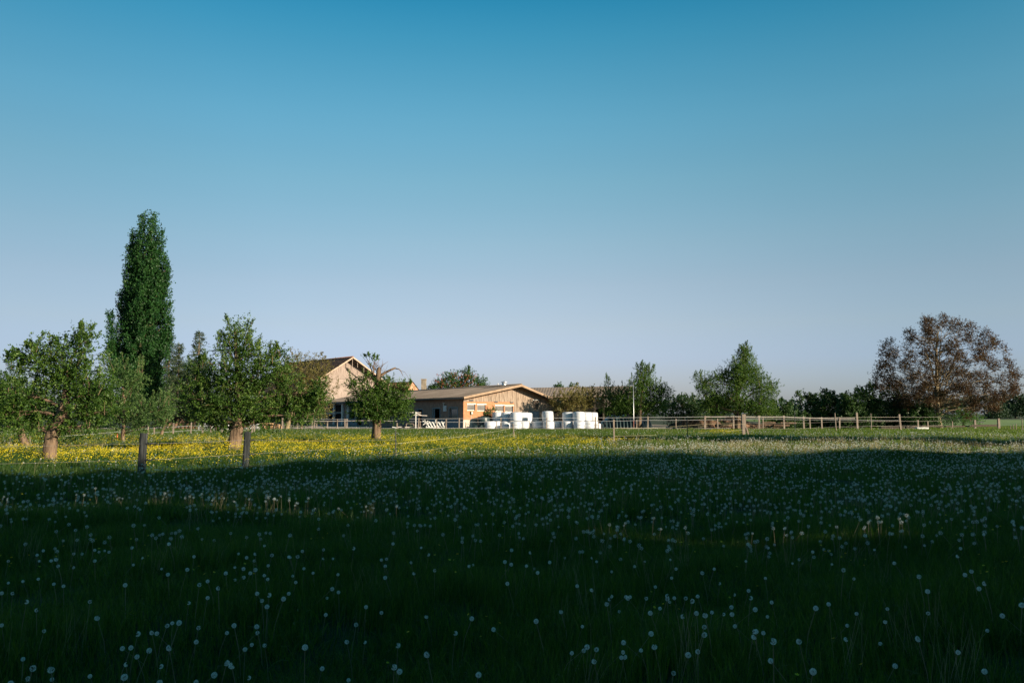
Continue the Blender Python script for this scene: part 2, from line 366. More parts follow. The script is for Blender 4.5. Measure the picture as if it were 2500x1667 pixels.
# pruned apple tree with dead top
def dead_top(m, d):
    def pth(pp, r): m.tube([W(x, y, d) for x, y in pp], r, 6, jit=.15)
    pth([(918,960),(922,935),(924,915),(926,897)], [.14,.13,.15,.10])
    pth([(924,925),(932,915),(945,907),(958,901),(966,898)], [.11,.085,.07,.06,.05])
    pth([(964,899),(974,901),(978,905),(982,913),(984,918)], [.035,.025,.022,.014,.008])
    pth([(978,905),(988,908),(996,920),(1003,934)], [.010,.007,.006,.004])
    pth([(925,912),(915,900),(905,890),(893,872),(884,860)], [.03,.02,.012,.008,.004])
    pth([(926,905),(936,890),(948,882)], [.03,.015,.006])
    for i in range(26):
        a = random.uniform(-1.5, 1.1); l = random.uniform(12, 30); x0 = random.uniform(905, 935); y0 = random.uniform(888, 915)
        pth([(x0, y0), (x0+math.sin(a)*l*.5+random.uniform(-3,3), y0-math.cos(a)*l*.5), (x0+math.sin(a)*l, y0-math.cos(a)*l+random.uniform(-3,4))], [.012,.007,.003])
tree('apple_tree', 'pruned apple tree with a broken dead top in front of the long shed', dgr(1088),
     [(917,1089,28),(918,1075,24),(919,1055,22),(920,1035,21),(920,1000,18),(920,960,14),(921,935,11)],
     [(885,975,34,36),(870,945,24,24),(930,985,48,34),(970,975,36,34),(960,1005,40,24),(895,1010,38,22),(930,955,36,22),(985,1000,24,24),(870,1000,22,22),(985,950,24,20),(920,1020,30,14),(950,940,22,16,0,.6),(895,925,18,12,0,.6),(912,890,20,16,0,.02),(900,880,20,12,0,.02),(915,985,34,34,-22),(930,1005,36,26,-20)],
     'apple_leaf', .08, k=20, shoots=2, group=APG, extra=dead_top, twigs=4)
# low bush at the foot of the middle apple tree
tree('bush', 'small dark leafy bush at the foot of the largest apple tree', dgr(1103), [(545,1106,3),(545,1095,2)], [(542,1097,14,10),(550,1090,9,9)], 'hedge_leaf', .06, k=30, K=10, cat='bush', shoots=1, limbs=False)

# poplar: many upright columns inside its outline
outl = {528:(362,376), 560:(338,388), 600:(330,395), 640:(318,410), 680:(304,404), 720:(298,398), 760:(278,380), 800:(272,416), 850:(264,414), 900:(268,412), 940:(280,402), 980:(300,392), 1010:(315,375)}
ys = sorted(outl)
def ol(y):
    return np.interp(y, ys, [outl[k][0] for k in ys]), np.interp(y, ys, [outl[k][1] for k in ys])
pl = []
for tx, ty, ln in [(353,521,150),(378,519,170),(326,560,150),(394,556,130),(317,592,150),(402,618,100),(311,640,170),(411,640,110),(302,690,160),(400,668,110),(287,712,150),(414,728,130),(414,770,100),(275,757,150),(262,832,70),
                   (343,590,180),(362,610,200),(383,590,170),(332,650,200),(352,690,220),(374,700,220),(392,690,200),(318,720,220),(301,780,190),(340,780,200),(362,800,180),(385,800,190),(396,820,90),(288,820,110),(325,860,130),(350,880,110),(372,890,80),(308,880,60),(384,880,70)]:
    bx = 343 + (tx-343)*.42; n_ = int(ln/17)
    for q in range(n_):
        f = (q+.4)/n_; yy = ty + 12 + ln*f; xx = tx + (bx-tx)*(f**1.6)*ln/260 + random.uniform(-2.5,2.5)
        xx = 341 + (xx-343)*.94; pl.append((xx, yy, (4.5 + 7.5*min(1, f*2.4))*random.uniform(.75,1.15), 14, (tx*7 % 5 - 2)*11*(.3+f)))
for q in range(20): pl.append((344+random.uniform(-26,34), 700+q*9, random.uniform(8,12), 18, -random.uniform(6,30)))
tree('poplar_tree', 'tall narrow Lombardy poplar towering over the other trees on the left', 96,
     [(342,1047,16),(344,980,15),(347,880,12),(352,780,9),(360,680,6),(366,560,3)], pl, 'poplar_leaf', .175, k=8.2, K=12, sprig=.8, up=1.6, bark='bark_yellow', asp=.8, twigs=0, fill=2.4, zr=1.2, rag=.45, shoots=0, limb_r=.09)
# conifers and dark trees between poplar and middle apple tree
def spruce(px, ytop, ybot, half, d, label, leaf='conifer_leaf', name='spruce_tree', dens=1.0):
    s_ = d/F; top = W(px, ytop, d); H = top.z; b = Vector((top.x, top.y, 0)); root = thing(name, label, 'tree', b)
    m = MB(); m.tube([b, b+Vector((0,0,H*.6)), top], [H*.018, H*.01, .02], 8); m.build('trunk', M['bark_dark'], root, smooth=True)
    Os, Ds, Ls = [], [], []; z = H; zb = zat(ybot, d); lm = MB()
    while z > max(zb, .3):
        f = (H - z)/(H - zb + .01); r = half*s_*(.10 + .9*f**.85)*random.uniform(.75, 1.2)
        nb = max(5, int(5 + 7*f))
        for i in range(nb):
            a = random.uniform(0, 2*math.pi); rr = r*random.uniform(.6, 1.15); n = max(4, int(rr*10*dens))
            u = np.linspace(.1, 1, n); e = np.array([math.cos(a), math.sin(a), 0])
            P = np.array([b.x, b.y, z])[None] + e[None]*rr*u[:,None] + np.array([0,0,1])[None]*((.25*rr*(u**2)*.9 - .45*rr*u))[:,None]
            Os.append(P); Ds.append(unit(e[None] + rng.normal(0, .45, (n,3)) + np.array([0,0,-.15]))); Ls.append(np.full(n, .35 + .1*rr))
            lm.tube([P[0], P[-1]], [.03, .01], 3, cap=False)
        z -= .28 + .25*f
    O = np.concatenate(Os); D = np.concatenate(Ds); L = np.concatenate(Ls)
    v, q, t = leaf_arrays(O, D, L, 14, .17, .34)
    lm.build('limbs', M['bark_dark'], root)['kind'] = 'stuff'; mesh_np('crown', v, q, mat=M[leaf], parent=root, attrs={'tint': ('FACE', t)})
    return root
spruce(487, 812, 1040, 44, 92, 'pointed spruce rising just left of the largest apple tree')
spruce(415, 822, 1045, 42, 104, 'greyish conifer half hidden behind the right side of the poplar')
spruce(438, 842, 1045, 36, 92, 'lower grey-green conifer between the poplar and the pointed spruce')
tree('broadleaf_tree', 'dark broad tree behind the spruces, left of the largest apple tree', 99, [(440,1047,14),(442,1000,11),(445,940,7)],
     [(440,930,40,40),(500,940,36,40),(465,900,30,26),(410,960,40,44),(470,980,55,40),(520,990,40,38),(420,1010,50,30),(480,1020,50,22)], 'hedge_leaf', .16, k=9, K=10, sprig=.5, bark='bark_dark', shoots=2, twigs=3)
tree('broadleaf_tree', 'dark tree behind the left fence, partly hidden by the broad left apple tree', 84, [(20,1047,12),(22,1000,9),(25,950,6)],
     [(0,965,55,44),(60,970,50,40),(110,990,40,40),(30,1010,70,32),(-60,1000,60,50)], 'hedge_leaf', .15, k=9, K=10, sprig=.5, bark='bark_dark', shoots=2, twigs=3)
tree('broadleaf_tree', 'low dark tree in the gap between the left apple tree and the poplar', 88, [(215,1047,10),(217,1010,8),(220,980,5)],
     [(190,990,50,40),(240,980,44,44),(290,1000,46,40),(150,1010,44,30),(345,1010,40,36),(240,1020,60,24)], 'hedge_leaf', .15, k=9, K=10, sprig=.5, bark='bark_dark', shoots=2, twigs=3)
# walnut in front of the tall barn
tree('walnut_tree', 'sparse olive-brown tree with pale forking branches in front of the tall barn roof', 84,
     [(700,1052,12),(704,1030,11),(712,1000,9),(722,960,7),(730,930,5)],
     [(745,925,44,34,0,.55),(700,895,34,26,0,.4),(775,925,40,32,0,.5),(735,885,36,22,0,.35),(790,895,26,18,0,.4),(735,965,50,28,0,.5),(800,955,26,20,0,.3),(790,1000,20,30,0,.5),(690,940,30,30,0,.5),(772,875,20,12,0,.2)],
     'walnut_leaf', .13, k=19, K=9, sprig=.5, bark='bark_yellow', twigs=9, twig_w=1.3, shoots=1)
tree('broadleaf_tree', 'low shrubby tree behind the fence rails, right of the largest apple tree', 88, [(735,1047,6),(737,1020,4)],
     [(720,1010,34,26),(765,1015,30,22),(680,1015,34,26),(640,1015,34,24),(745,1030,34,14)], 'hedge_leaf', .14, k=9, K=10, sprig=.4, bark='bark_dark', twigs=3)
# chestnut with red blossom behind the shed roof
ch = tree('chestnut_tree', 'chestnut tree with orange-red blossom showing above the long shed roof', 140,
     [(1115,1030,12),(1117,990,10),(1120,950,6)],
     [(1075,945,24,18),(1100,930,24,20),(1135,925,22,18),(1145,912,10,13),(1165,935,22,16),(1058,950,16,12),(1120,948,40,14),(1180,945,14,10)], 'chestnut_leaf', .24, k=6.5, K=10, sprig=.6, twigs=2, shoots=1, shoot_l=.7)
O = np.array([np.array(W(random.uniform(1062,1168), random.uniform(914,948), 140)) for _ in range(90)]); O[:,1] -= rng.uniform(.3, 2.2, 90)
v, q, t = leaf_arrays(O, unit(np.tile([0,0,1.], (90,1)) + rng.normal(0,.1,(90,3))), np.full(90,.35), 7, .15, .8)
mesh_np('blossom', v, q, mat=M['blossom'], parent=ch, attrs={'tint': ('FACE', t)})
# trees over the right-hand shed
tree('broadleaf_tree', 'small dark treetop peeping over the right shed roof, nearest the ridge end', 145, [(1365,1030,6),(1365,950,4)], [(1363,944,9,8),(1357,948,9,5),(1370,947,8,6)], 'chestnut_leaf', .22, k=8, K=9, limbs=False)
tree('broadleaf_tree', 'pale wispy treetop above the right shed roof beside the bushy tree', 118, [(1398,1040,5),(1398,960,4)], [(1398,942,11,7,0,.6),(1392,946,8,5,0,.6)], 'pear_leaf', .16, k=8, K=8, limbs=True, shoots=2, shoot_l=.5)
tree('broadleaf_tree', 'olive-brown bushy tree with bare lower twigs in front of the right shed', 90.5, [(1415,1046,10),(1414,1020,8),(1412,990,6)],
     [(1390,975,34,22),(1425,968,34,22),(1375,995,26,18),(1440,985,24,22),(1410,990,34,18),(1355,985,16,16),(1452,965,14,14)], 'walnut_leaf', .15, k=10, K=9, sprig=.45, bark='bark_yellow', twigs=7, shoots=2, twig_w=1.3)
tree('fruit_tree', 'upright green fruit tree with spiky shoots behind the lamp post', 88.5, [(1562,1047,10),(1562,1010,8),(1565,970,6),(1572,930,4)],
     [(1574,915,12,14),(1575,928,24,22),(1555,940,24,20),(1600,955,26,22),(1570,960,40,26),(1620,962,22,16),(1545,985,40,24),(1600,990,42,24),(1570,1005,50,20),(1560,900,12,10,0,.6),(1585,905,14,10,0,.7)],
     'apple_leaf', .11, k=14, K=11, sprig=.4, shoots=5, twigs=4, shoot_l=1.3)
tree('fruit_tree', 'low green fruit tree at the end of the right shed, left of the lamp post', 90, [(1500,1047,9),(1500,1010,7),(1498,975,5)],
     [(1490,965,24,22),(1515,975,26,22),(1480,985,22,20),(1505,1000,34,20),(1483,935,6,14,0,.6),(1530,960,18,18)], 'apple_leaf', .11, k=14, K=11, sprig=.4, shoots=3, twigs=4)
tree('bush', 'mid-green bush between the two spiky fruit trees right of the sheds', 92, [(1668,1047,6),(1668,1010,5)],
     [(1665,985,26,20),(1690,990,22,22),(1650,1000,26,20),(1680,1010,38,20),(1640,1020,26,18),(1700,1020,30,20)], 'hedge_leaf', .14, k=11, K=10, sprig=.45, shoots=4, bark='bark_dark', cat='bush')
tree('bush', 'dark distant bush in the gap beside the tall spiky fruit tree', 150, [(1735,1030,5),(1735,1000,4)],
     [(1735,985,22,12),(1765,985,24,12),(1710,995,22,12),(1745,1000,40,12)], 'far_leaf', .22, k=8, K=9, sprig=.6, bark='bark_dark', cat='bush')
tree('fruit_tree', 'tall spiky fruit tree with bare upper trunk behind the white rail fence', 86, [(1800,1047,17),(1802,1010,15),(1800,965,13),(1806,930,10),(1818,900,7),(1820,875,4)],
     [(1821,853,7,11,0,1),(1815,866,13,14,0,1),(1820,875,22,20),(1800,905,24,24,-20),(1812,930,30,24,-20),(1790,960,34,24,-24),(1810,900,34,22),(1840,915,26,24),(1775,915,28,16),(1800,935,34,18,22),(1745,930,26,16),(1715,945,22,20),(1705,925,12,12,0,.6),(1735,965,34,22),(1855,945,32,26),(1885,950,18,14,0,.7),
      (1860,980,34,26),(1770,985,48,22),(1830,995,50,20),(1750,1010,40,18),(1870,1010,34,18),(1730,990,20,16)],
     'apple_leaf', .10, k=20, K=11, sprig=.38, shoots=4, twigs=5, shoot_l=1.1, bark='bark')
# dark hedge of shrubs
HG = 'dark hedge shrubs behind the rail fence'
for i, (px, wd, top, lab) in enumerate([(1915,34,985,'low thin shrub at the left end of the dark hedge behind the rail fence'),(1965,46,955,'dark large-leaved shrub in the hedge, second from its low left end'),
        (2020,48,950,'dark shrub in the middle of the hedge left of the brown tree'),(2085,46,945,'dark round-topped shrub in the hedge just left of the brown tree crown'),
        (2135,48,935,'tallest dark shrub of the hedge, under the left edge of the brown tree'),(2195,50,955,'dark shrub under the left branches of the brown tree'),(2250,44,985,'low dark shrub directly left of the brown tree trunk')]):
    lo = [(px+random.uniform(-.6,.6)*wd, top+22+random.uniform(0, 70), random.uniform(14,24), random.uniform(13,22)) for _ in range(9)]
    lo += [(px+random.uniform(-.3,.3)*wd, top+14, 11, 12), (px+random.uniform(-.8,.8)*wd, top+20, 9, 11), (px, 1025, wd*.9, 22), (px-wd*.6, 1028, 20, 18), (px+wd*.6, 1028, 20, 18)]
    tree('hedge_shrub', lab, 90 + 2*(i % 3), [(px,1047,5),(px,1000,4)], lo, 'hedge_leaf', .17, k=9.5, K=9, sprig=.4, asp=.75, shoots=1, bark='bark_dark', group=HG, cat='shrub', twigs=2, up=.3)
# brown-red tree
bl = []
for i in range(230):
    r = math.sqrt((i+.5)/230); a = i*2.399963
    x = 2302 + math.cos(a)*r*166 + random.uniform(-5,5); y = 930 - math.sin(a)*r*(152 if math.sin(a) > 0 else 84) + random.uniform(-5,5) + (x-2302)*.06
    x = 2302 + (x-2302)*(1 - .24*max(0, (930-y)/152)**1.4)
    if abs(x-2295) < 55 and y > 985: continue
    bl.append((x, y, random.uniform(9, 13), random.uniform(9, 13), random.uniform(-1,1)*math.sqrt(max(.05, 1-r*r))*150, random.uniform(.5, .8)))
bl += [(2160,915,24,16,0,.4),(2150,900,14,10,0,.3),(2330,790,18,12,0,.5)]
def scaffold(m, d):
    def g(x0, y0, x1, y1, z1, r0):
        a = W(x0, y0, d); b = W(x1, y1, d); b.y += z1; mid = a.lerp(b, .45) + Vector((0, 0, .35))
        r0 *= .6; m.tube([a, mid, a.lerp(b,.75)+Vector((random.uniform(-.2,.2),0,.2)), b], [r0, r0*.65, r0*.4, r0*.15], 6)
        for _ in range(5):
            s0 = a.lerp(b, random.uniform(.35, .9)); e = s0 + Vector((random.uniform(-1.6,1.6), random.uniform(-1.6,1.6), random.uniform(.1,2.2)))
            m.tube([s0, s0.lerp(e,.5)+Vector((.1,0,.1)), e], [r0*.25, r0*.16, .008], 4, cap=False)
    for x1, y1, z1, r0 in [(2170,955,0,.13),(2200,900,1.5,.15),(2235,860,-2,.14),(2260,810,1,.13),(2300,790,0,.14),(2345,815,-1,.13),(2390,855,2,.14),(2430,920,0,.14),(2450,965,-1,.13),(2400,985,1,.12),(2230,985,-2,.11),(2340,880,3,.13),(2280,880,-4,.13),(2320,940,-5,.1)]:
        g(2289 + random.uniform(-1,1), random.uniform(945, 1010), x1, y1, z1, r0)
tree('maple_tree', 'wide round tree with sparse brownish-red foliage at the right edge of the meadow', 91,
     [(2293,1047,15),(2291,1030,11.5),(2290,1005,10.5),(2287,970,9.5),(2287,920,7),(2285,860,5),(2290,810,2.5)], bl, 'copper_leaf', .13, k=15, K=9, sprig=.5, up=.35, bark='bark_yellow', twigs=2, extra=scaffold, shoots=0, fill=1.8, dense=1.6, limb_r=.03, rag=.5, twig_w=.7)
tree('bush', 'rounded bright green bush behind the fence, right of the brown tree trunk', 99, [(2352,1044,6),(2352,1020,4)],
     [(2352,1022,34,20),(2330,1028,22,16),(2375,1026,20,18),(2350,1010,22,14)], 'bush_leaf', .10, k=14, K=10, sprig=.3, cat='bush', limbs=False, up=.8)
tree('broadleaf_tree', 'dark low tree behind the trunk of the brown tree', 108, [(2290,1044,6),(2290,1010,4)],
     [(2240,1010,34,24),(2300,1010,36,26),(2200,1015,36,24),(2270,990,34,18),(2330,1000,26,18)], 'hedge_leaf', .17, k=8, K=9, sprig=.45, bark='bark_dark')
# far trees on the right edge
for i, (px, top, rx, d, lab) in enumerate([(2480,962,34,300,'dark distant tree at the right edge, beyond the bright field'),(2430,985,30,280,'dark distant tree half hidden by the right side of the brown tree'),(2540,955,40,310,'tall dark distant tree at the far right beyond the bright field')]):
    tree('distant_tree', lab, d, [(px,1020,5),(px,990,4)], [(px,top+14,rx*.6,14),(px-rx*.5,top+28,rx*.6,16),(px+rx*.5,top+26,rx*.6,18),(px,top+42,rx,16)], 'far_leaf', .6, k=1.5, K=9, sprig=1.6, bark='bark_dark', group='distant trees beyond the bright field', limbs=False)
# distant wood that reads as one mass
n = 2600; ax = rng.uniform(-300, 420, n); O = np.stack([ax, 330 + rng.uniform(-12, 12, n), rng.uniform(.2, 1, n)**.7*(7.0 + 1.2*np.sin(ax*.11) + .9*np.sin(ax*.37+1)) ], 1)
v, q, t = leaf_arrays(O, unit(rng.normal(0, 1, (n, 3))), np.full(n, 2.0), 10, 1.3, .8)
finish(mesh_np('distant_wood', v, q, mat=M['far_leaf'], attrs={'tint': ('FACE', t)}), kind='stuff', label='distant dark treeline along the horizon')

# ------------------------------------------------------------------ shade trees out of frame (they throw the shade over the near meadow)
def shade_tree(x, y, h, r, label, dens=1.0, seedy=0):
    root = thing('shade_tree', label, 'tree', (x, y, 0), 'trees standing out of frame that shade the meadow')
    m = MB(); m.tube([(x,y,0),(x,y,h*.3),(x,y,h*.8)], [.3,.25,.08], 8); m.build('trunk', M['bark_dark'], root, smooth=True)
    n = int(3200*dens); dirs = unit(rng.normal(0, 1, (n, 3))); rr = rng.uniform(0, 1, n)**.45
    O = np.array([x, y, h*.6]) + dirs*np.array([r, r, h*.4])*rr[:,None]
    v, q, t = leaf_arrays(O, unit(rng.normal(0,1,(n,3))), np.full(n, .7), 9, .48, .8)
    mesh_np('crown', v, q, mat=M['hedge_leaf'], parent=root, attrs={'tint': ('FACE', t)})
SD = Vector((to_sun.x, to_sun.y, 0)).normalized(); TE = math.tan(R(SUN_EL))
# boundary of the big shadow on the ground, projected back up the sun's rays to a wood of given height
bound = [(-24,15.5), (-17,18.6), (-13.3,21.2), (-8.5,24.8), (-3,28.2), (0.5,30.4), (6,30.8), (12,31.8), (20,32.0), (30,33), (42,36)]
HW = 12.0; LW = HW/TE
top = [(bx + SD.x*LW, by + SD.y*LW) for bx, by in bound]
mb = MB(); n_ = 0; tops = []
for i in range(len(top)-1):
    for j in range(40):
        f = j/40; x = top[i][0]*(1-f)+top[i+1][0]*f; y = top[i][1]*(1-f)+top[i+1][1]*f
        tops.append((x, y, HW + .10*math.sin(x*1.9) + .08*math.sin(y*2.7+x) + random.uniform(-.08,.08)))
def slot_at(x, y):
    """height on the wood's face through which sun reaches the two faintly lit strips of meadow"""
    for sx0, sx1, sy0, sy1, g in ((-10.5, -1.5, 14.9, 12.6, .15), (-1.5, .2, 12.6, 11.2, .10), (.2, 4.2, 11.2, 10.1, .15)):
        det = (sx1-sx0)*SD.y - (sy1-sy0)*SD.x; ex, ey = x - sx0, y - sy0
        f = (ex*SD.y - ey*SD.x)/det; l = (ex - (sx1-sx0)*f)/SD.x
        if 0 <= f <= 1: return l*TE + .14, g
    return None
for i in range(len(tops)-1):
    (x0,y0,z0), (x1,y1,z1) = tops[i], tops[i+1]
    dx, dy = SD.x*1.2, SD.y*1.2; dz = 1.2*TE
    def prism(a0, a1, b0, b1, sh0=0, sh1=0):
        mb.add([(x0,y0,a0),(x1,y1,a1),(x1,y1,b1),(x0,y0,b0),(x0+dx,y0+dy,a0+sh0),(x1+dx,y1+dy,a1+sh0),(x1+dx,y1+dy,b1+sh1),(x0+dx,y0+dy,b0+sh1)], [(0,1,2,3),(3,2,6,7),(5,4,7,6),(0,4,5,1)])
    sl = slot_at((x0+x1)/2, (y0+y1)/2)
    if sl and sl[1] > .02 and random.random() < .85:
        hz, g = sl; g *= random.uniform(.35, 1.0)
        prism(-.1, -.1, hz-g/2, hz-g/2, 0, dz); prism(hz+g/2, hz+g/2, z0, z1, dz, 0)
    else: prism(-.1, -.1, z0, z1, 0, 0)
# far flank of the wood, closing it towards the left behind the camera
xa, ya = top[0]
mb.add([(xa,ya,-.1),(xa-26,ya-32,-.1),(xa-26,ya-32,HW),(xa,ya,HW),(xa+8,ya-10,-.1),(xa-18,ya-42,-.1),(xa-18,ya-42,HW),(xa+8,ya-10,HW)], [(0,1,2,3),(4,5,6,7),(3,2,6,7)])
wood = mb.build('wood_behind', M['hedge_leaf']); finish(wood, kind='stuff', label='tall dense wood behind the viewer whose shade covers the near meadow')
for (x, y, h, r, lab) in [(29.5,39,8.0,3.0,'small tree out of frame on the right, nearest the picture'), (34.5,36,9.6,3.4,'second tree out of frame on the right'),(41,32.5,10.5,3.5,'tall tree out of frame on the right'),(49,29,12.0,3.8,'tallest tree out of frame on the right'),(36,43,7.4,3.0,'tree out of frame on the right, set back')]:
    shade_tree(x, y, h, r, lab)

# ------------------------------------------------------------------ main shed (B1)
O1 = Vector((-5.2, 88, 0)); u1 = Vector((.862, .507, 0)); v1 = Vector((-.507, .862, 0))
def L1(t, s, z): return O1 + u1*t + v1*s + Vector((0, 0, z))
def rz1(t): return 4.74 - (6.61 - t)*(4.74-3.32)/7.1 if t < 6.61 else 4.74 - (t - 6.61)*(4.74-2.66)/6.1
brick = pmat('orange_brick', (.30,.135,.065), (.42,.205,.105), 5, .9, .3, c3=(.37,.175,.09), bscale=40, bdist=.01)
brick_dk = pmat('brown_brick', (.17,.12,.095), (.26,.185,.15), 3, .9, .3, bscale=40, bdist=.01)
plinth = pmat('whitewash', (.40,.35,.29), (.52,.46,.39), 2.5, .85, .2)
fibre = pmat('fibre_cement', (.17,.13,.10), (.31,.245,.20), .35, .92, .35, c3=(.23,.18,.145), bscale=9, bdist=.03)
fascia_m = pmat('fascia_wood', (.22,.15,.10), (.32,.23,.155), 3, .8, .2, (1,1,1))
dark_wood = pmat('dark_timber', (.045,.035,.028), (.09,.07,.055), 6, .9, .3)
blue_door = pmat('blue_grey_door', (.10,.14,.17), (.17,.22,.26), 3, .7, .1)
glass = pmat('window_glass', (.03,.045,.055), (.06,.08,.09), 2, .06, 0, spec=.9)
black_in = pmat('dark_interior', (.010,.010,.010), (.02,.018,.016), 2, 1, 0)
def weathered(name, top, grey, light):
    m = bpy.data.materials.new(name); t, b = nodes(m); b.inputs['Roughness'].default_value = .9
    at = t.nodes.new('ShaderNodeAttribute'); at.attribute_name = 'wear'; tc = t.nodes.new('ShaderNodeTexCoord')
    mp = t.nodes.new('ShaderNodeMapping'); mp.inputs['Scale'].default_value = (6, 6, .8); t.links.new(tc.outputs['Object'], mp.inputs[0])
    n = t.nodes.new('ShaderNodeTexNoise'); n.inputs['Scale'].default_value = 1.6; n.inputs['Detail'].default_value = 6; t.links.new(mp.outputs[0], n.inputs[0])
    cr = t.nodes.new('ShaderNodeValToRGB'); cr.color_ramp.elements[0].position = .35; cr.color_ramp.elements[1].position = .65
    cr.color_ramp.elements[0].color = (*grey, 1); cr.color_ramp.elements[1].color = (*light, 1); t.links.new(n.outputs[0], cr.inputs[0])
    ad = t.nodes.new('ShaderNodeMath'); ad.operation = 'MULTIPLY_ADD'; ad.inputs[1].default_value = 1.5; ad.use_clamp = True
    sb = t.nodes.new('ShaderNodeMath'); sb.operation = 'SUBTRACT'; sb.inputs[1].default_value = .75; t.links.new(n.outputs[0], sb.inputs[0])
    t.links.new(at.outputs['Fac'], ad.inputs[0]); t.links.new(sb.outputs[0], ad.inputs[2])
    mx = t.nodes.new('ShaderNodeMix'); mx.data_type = 'RGBA'; t.links.new(ad.outputs[0], mx.inputs[0]); t.links.new(cr.outputs[0], mx.inputs[6]); mx.inputs[7].default_value = (*top, 1)
    t.links.new(mx.outputs[2], b.inputs['Base Color']); return m
clad_m = weathered('weathered_boards', (.26,.125,.045), (.15,.11,.08), (.33,.26,.20))
pink_m = weathered('pale_boards', (.24,.165,.11), (.21,.165,.14), (.33,.27,.235))

def wall_holes(xf, t0, t1, z0, z1, holes, thick=.25):
    """wall in local (t along, s depth, z up) with rectangular openings and reveals"""
    ts = sorted({t0, t1, *[h[0] for h in holes], *[h[1] for h in holes]}); zs = sorted({z0, z1, *[h[2] for h in holes], *[h[3] for h in holes]})
    m = MB(xf)
    for i in range(len(ts)-1):
        for j in range(len(zs)-1):
            a, b, c, d = ts[i], ts[i+1], zs[j], zs[j+1]
            if any(h[0] <= a and b <= h[1] and h[2] <= c and d <= h[3] for h in holes): continue
            m.add([(a,0,c),(b,0,c),(b,0,d),(a,0,d)], [(0,1,2,3)]); m.add([(a,thick,c),(b,thick,c),(b,thick,d),(a,thick,d)], [(3,2,1,0)])
    for a, b, c, d in holes + [(t0, t1, z0, z1)]:
        m.add([(a,0,c),(b,0,c),(b,0,d),(a,0,d),(a,thick,c),(b,thick,c),(b,thick,d),(a,thick,d)], [(0,4,5,1),(1,5,6,2),(2,6,7,3),(3,7,4,0)])
    return m

B1 = thing('long_shed', 'long low shed with an orange brick and grey board gable', 'shed', O1)
def tz(px, py, s=0.0):
    """pixel on the gable plane -> (t, z)"""
    r = ray(px, py); o = Vector((0,0,CAMH)); n = -v1; p0 = O1 + v1*s
    k = (p0 - o).dot(n)/r.dot(n); p = o + r*k; return (p - O1).dot(u1), p.z
def sz(px, py):
    r = ray(px, py); o = Vector((0,0,CAMH)); k = (O1 - o).dot(u1)/r.dot(u1); p = o + r*k; return (p - O1).dot(v1), p.z
gw = []
for a, b, yt, yb in [(1140.5,1160,987,1002),(1165,1185.5,988,1003),(1208.5,1230,990,1005),(1233,1253,991,1006)]:
    t0_, z1_ = tz(a, yt); t1_, _ = tz(b, yt); _, z0_ = tz((a+b)/2, yb); gw.append((t0_, t1_, z0_, z1_))
TB = tz(1255, 990)[0]
m = wall_holes(L1, 0.0, TB, 1.0, 2.95, gw); m.build('brick_wall', brick, B1)
m = wall_holes(L1, 0.0, TB, -.1, .998, []); m.build('plinth', plinth, B1)
for t0_, t1_, z0_, z1_ in gw:
    m = MB(L1); w_ = .06
    m.box(t0_, t1_, .10, .16, z0_, z0_+w_); m.box(t0_, t1_, .10, .16, z1_-w_, z1_); m.box(t0_, t0_+w_, .101, .159, z0_+w_, z1_-w_); m.box(t1_-w_, t1_, .101, .159, z0_+w_, z1_-w_)
    wn = m.build('window', M['white_paint'], B1)
    m = MB(L1); m.box(t0_+w_, t1_-w_, .12, .14, z0_+w_, z1_-w_); m.build('pane', glass, wn)
    m = MB(L1); m.box(t0_-.05, t1_+.08, -.06, .03, z1_+.02, z1_+.11); m.build('lintel', M['white_paint'], B1)
# vertical boards of the gable
m = MB(L1); t = 0.02
while t < 11.6:
    w_ = random.uniform(.13, .19); e = min(t + w_, 11.65)
    if t < 6.61 < e: e = 6.61
    z0_ = 2.96 if e < TB+.05 else .25
    pr = random.uniform(0, .03) - .02
    za, zb = rz1(t) - .02, rz1(e) - .02
    if za > z0_ + .05:
        hm = min(.55, (za - z0_)*.9)
        vs = []
        for z in (None,):
            vs = [(t,pr,z0_),(e-.012,pr,z0_),(e-.012,pr,zb-hm),(t,pr,za-hm),(e-.012,pr,zb),(t,pr,za),(t,.05,z0_),(e-.012,.05,z0_),(e-.012,.05,zb),(t,.05,za)]
        g_ = random.uniform(-.15,.15)
        m.add(vs, [(0,1,2,3),(3,2,4,5),(0,3,5,9,6),(1,7,8,4,2),(0,6,7,1)], at=[g_,g_,.0+g_,.0+g_,.9,.9,g_,g_,.9,.9])
    t = e + .001
cl = m.build('cladding', clad_m, B1, attr='wear'); cl['kind'] = 'stuff'
m = MB(L1); m.add([(0,.27,2.9),(11.65,.27,-.1),(11.65,.27,rz1(11.65)),(6.61,.27,4.7),(0,.27,rz1(0))], [(0,1,2,3,4)]); m.box(TB, 11.6, .06, .24, -.1, .25); m.build('gable_backing', dark_wood, B1)
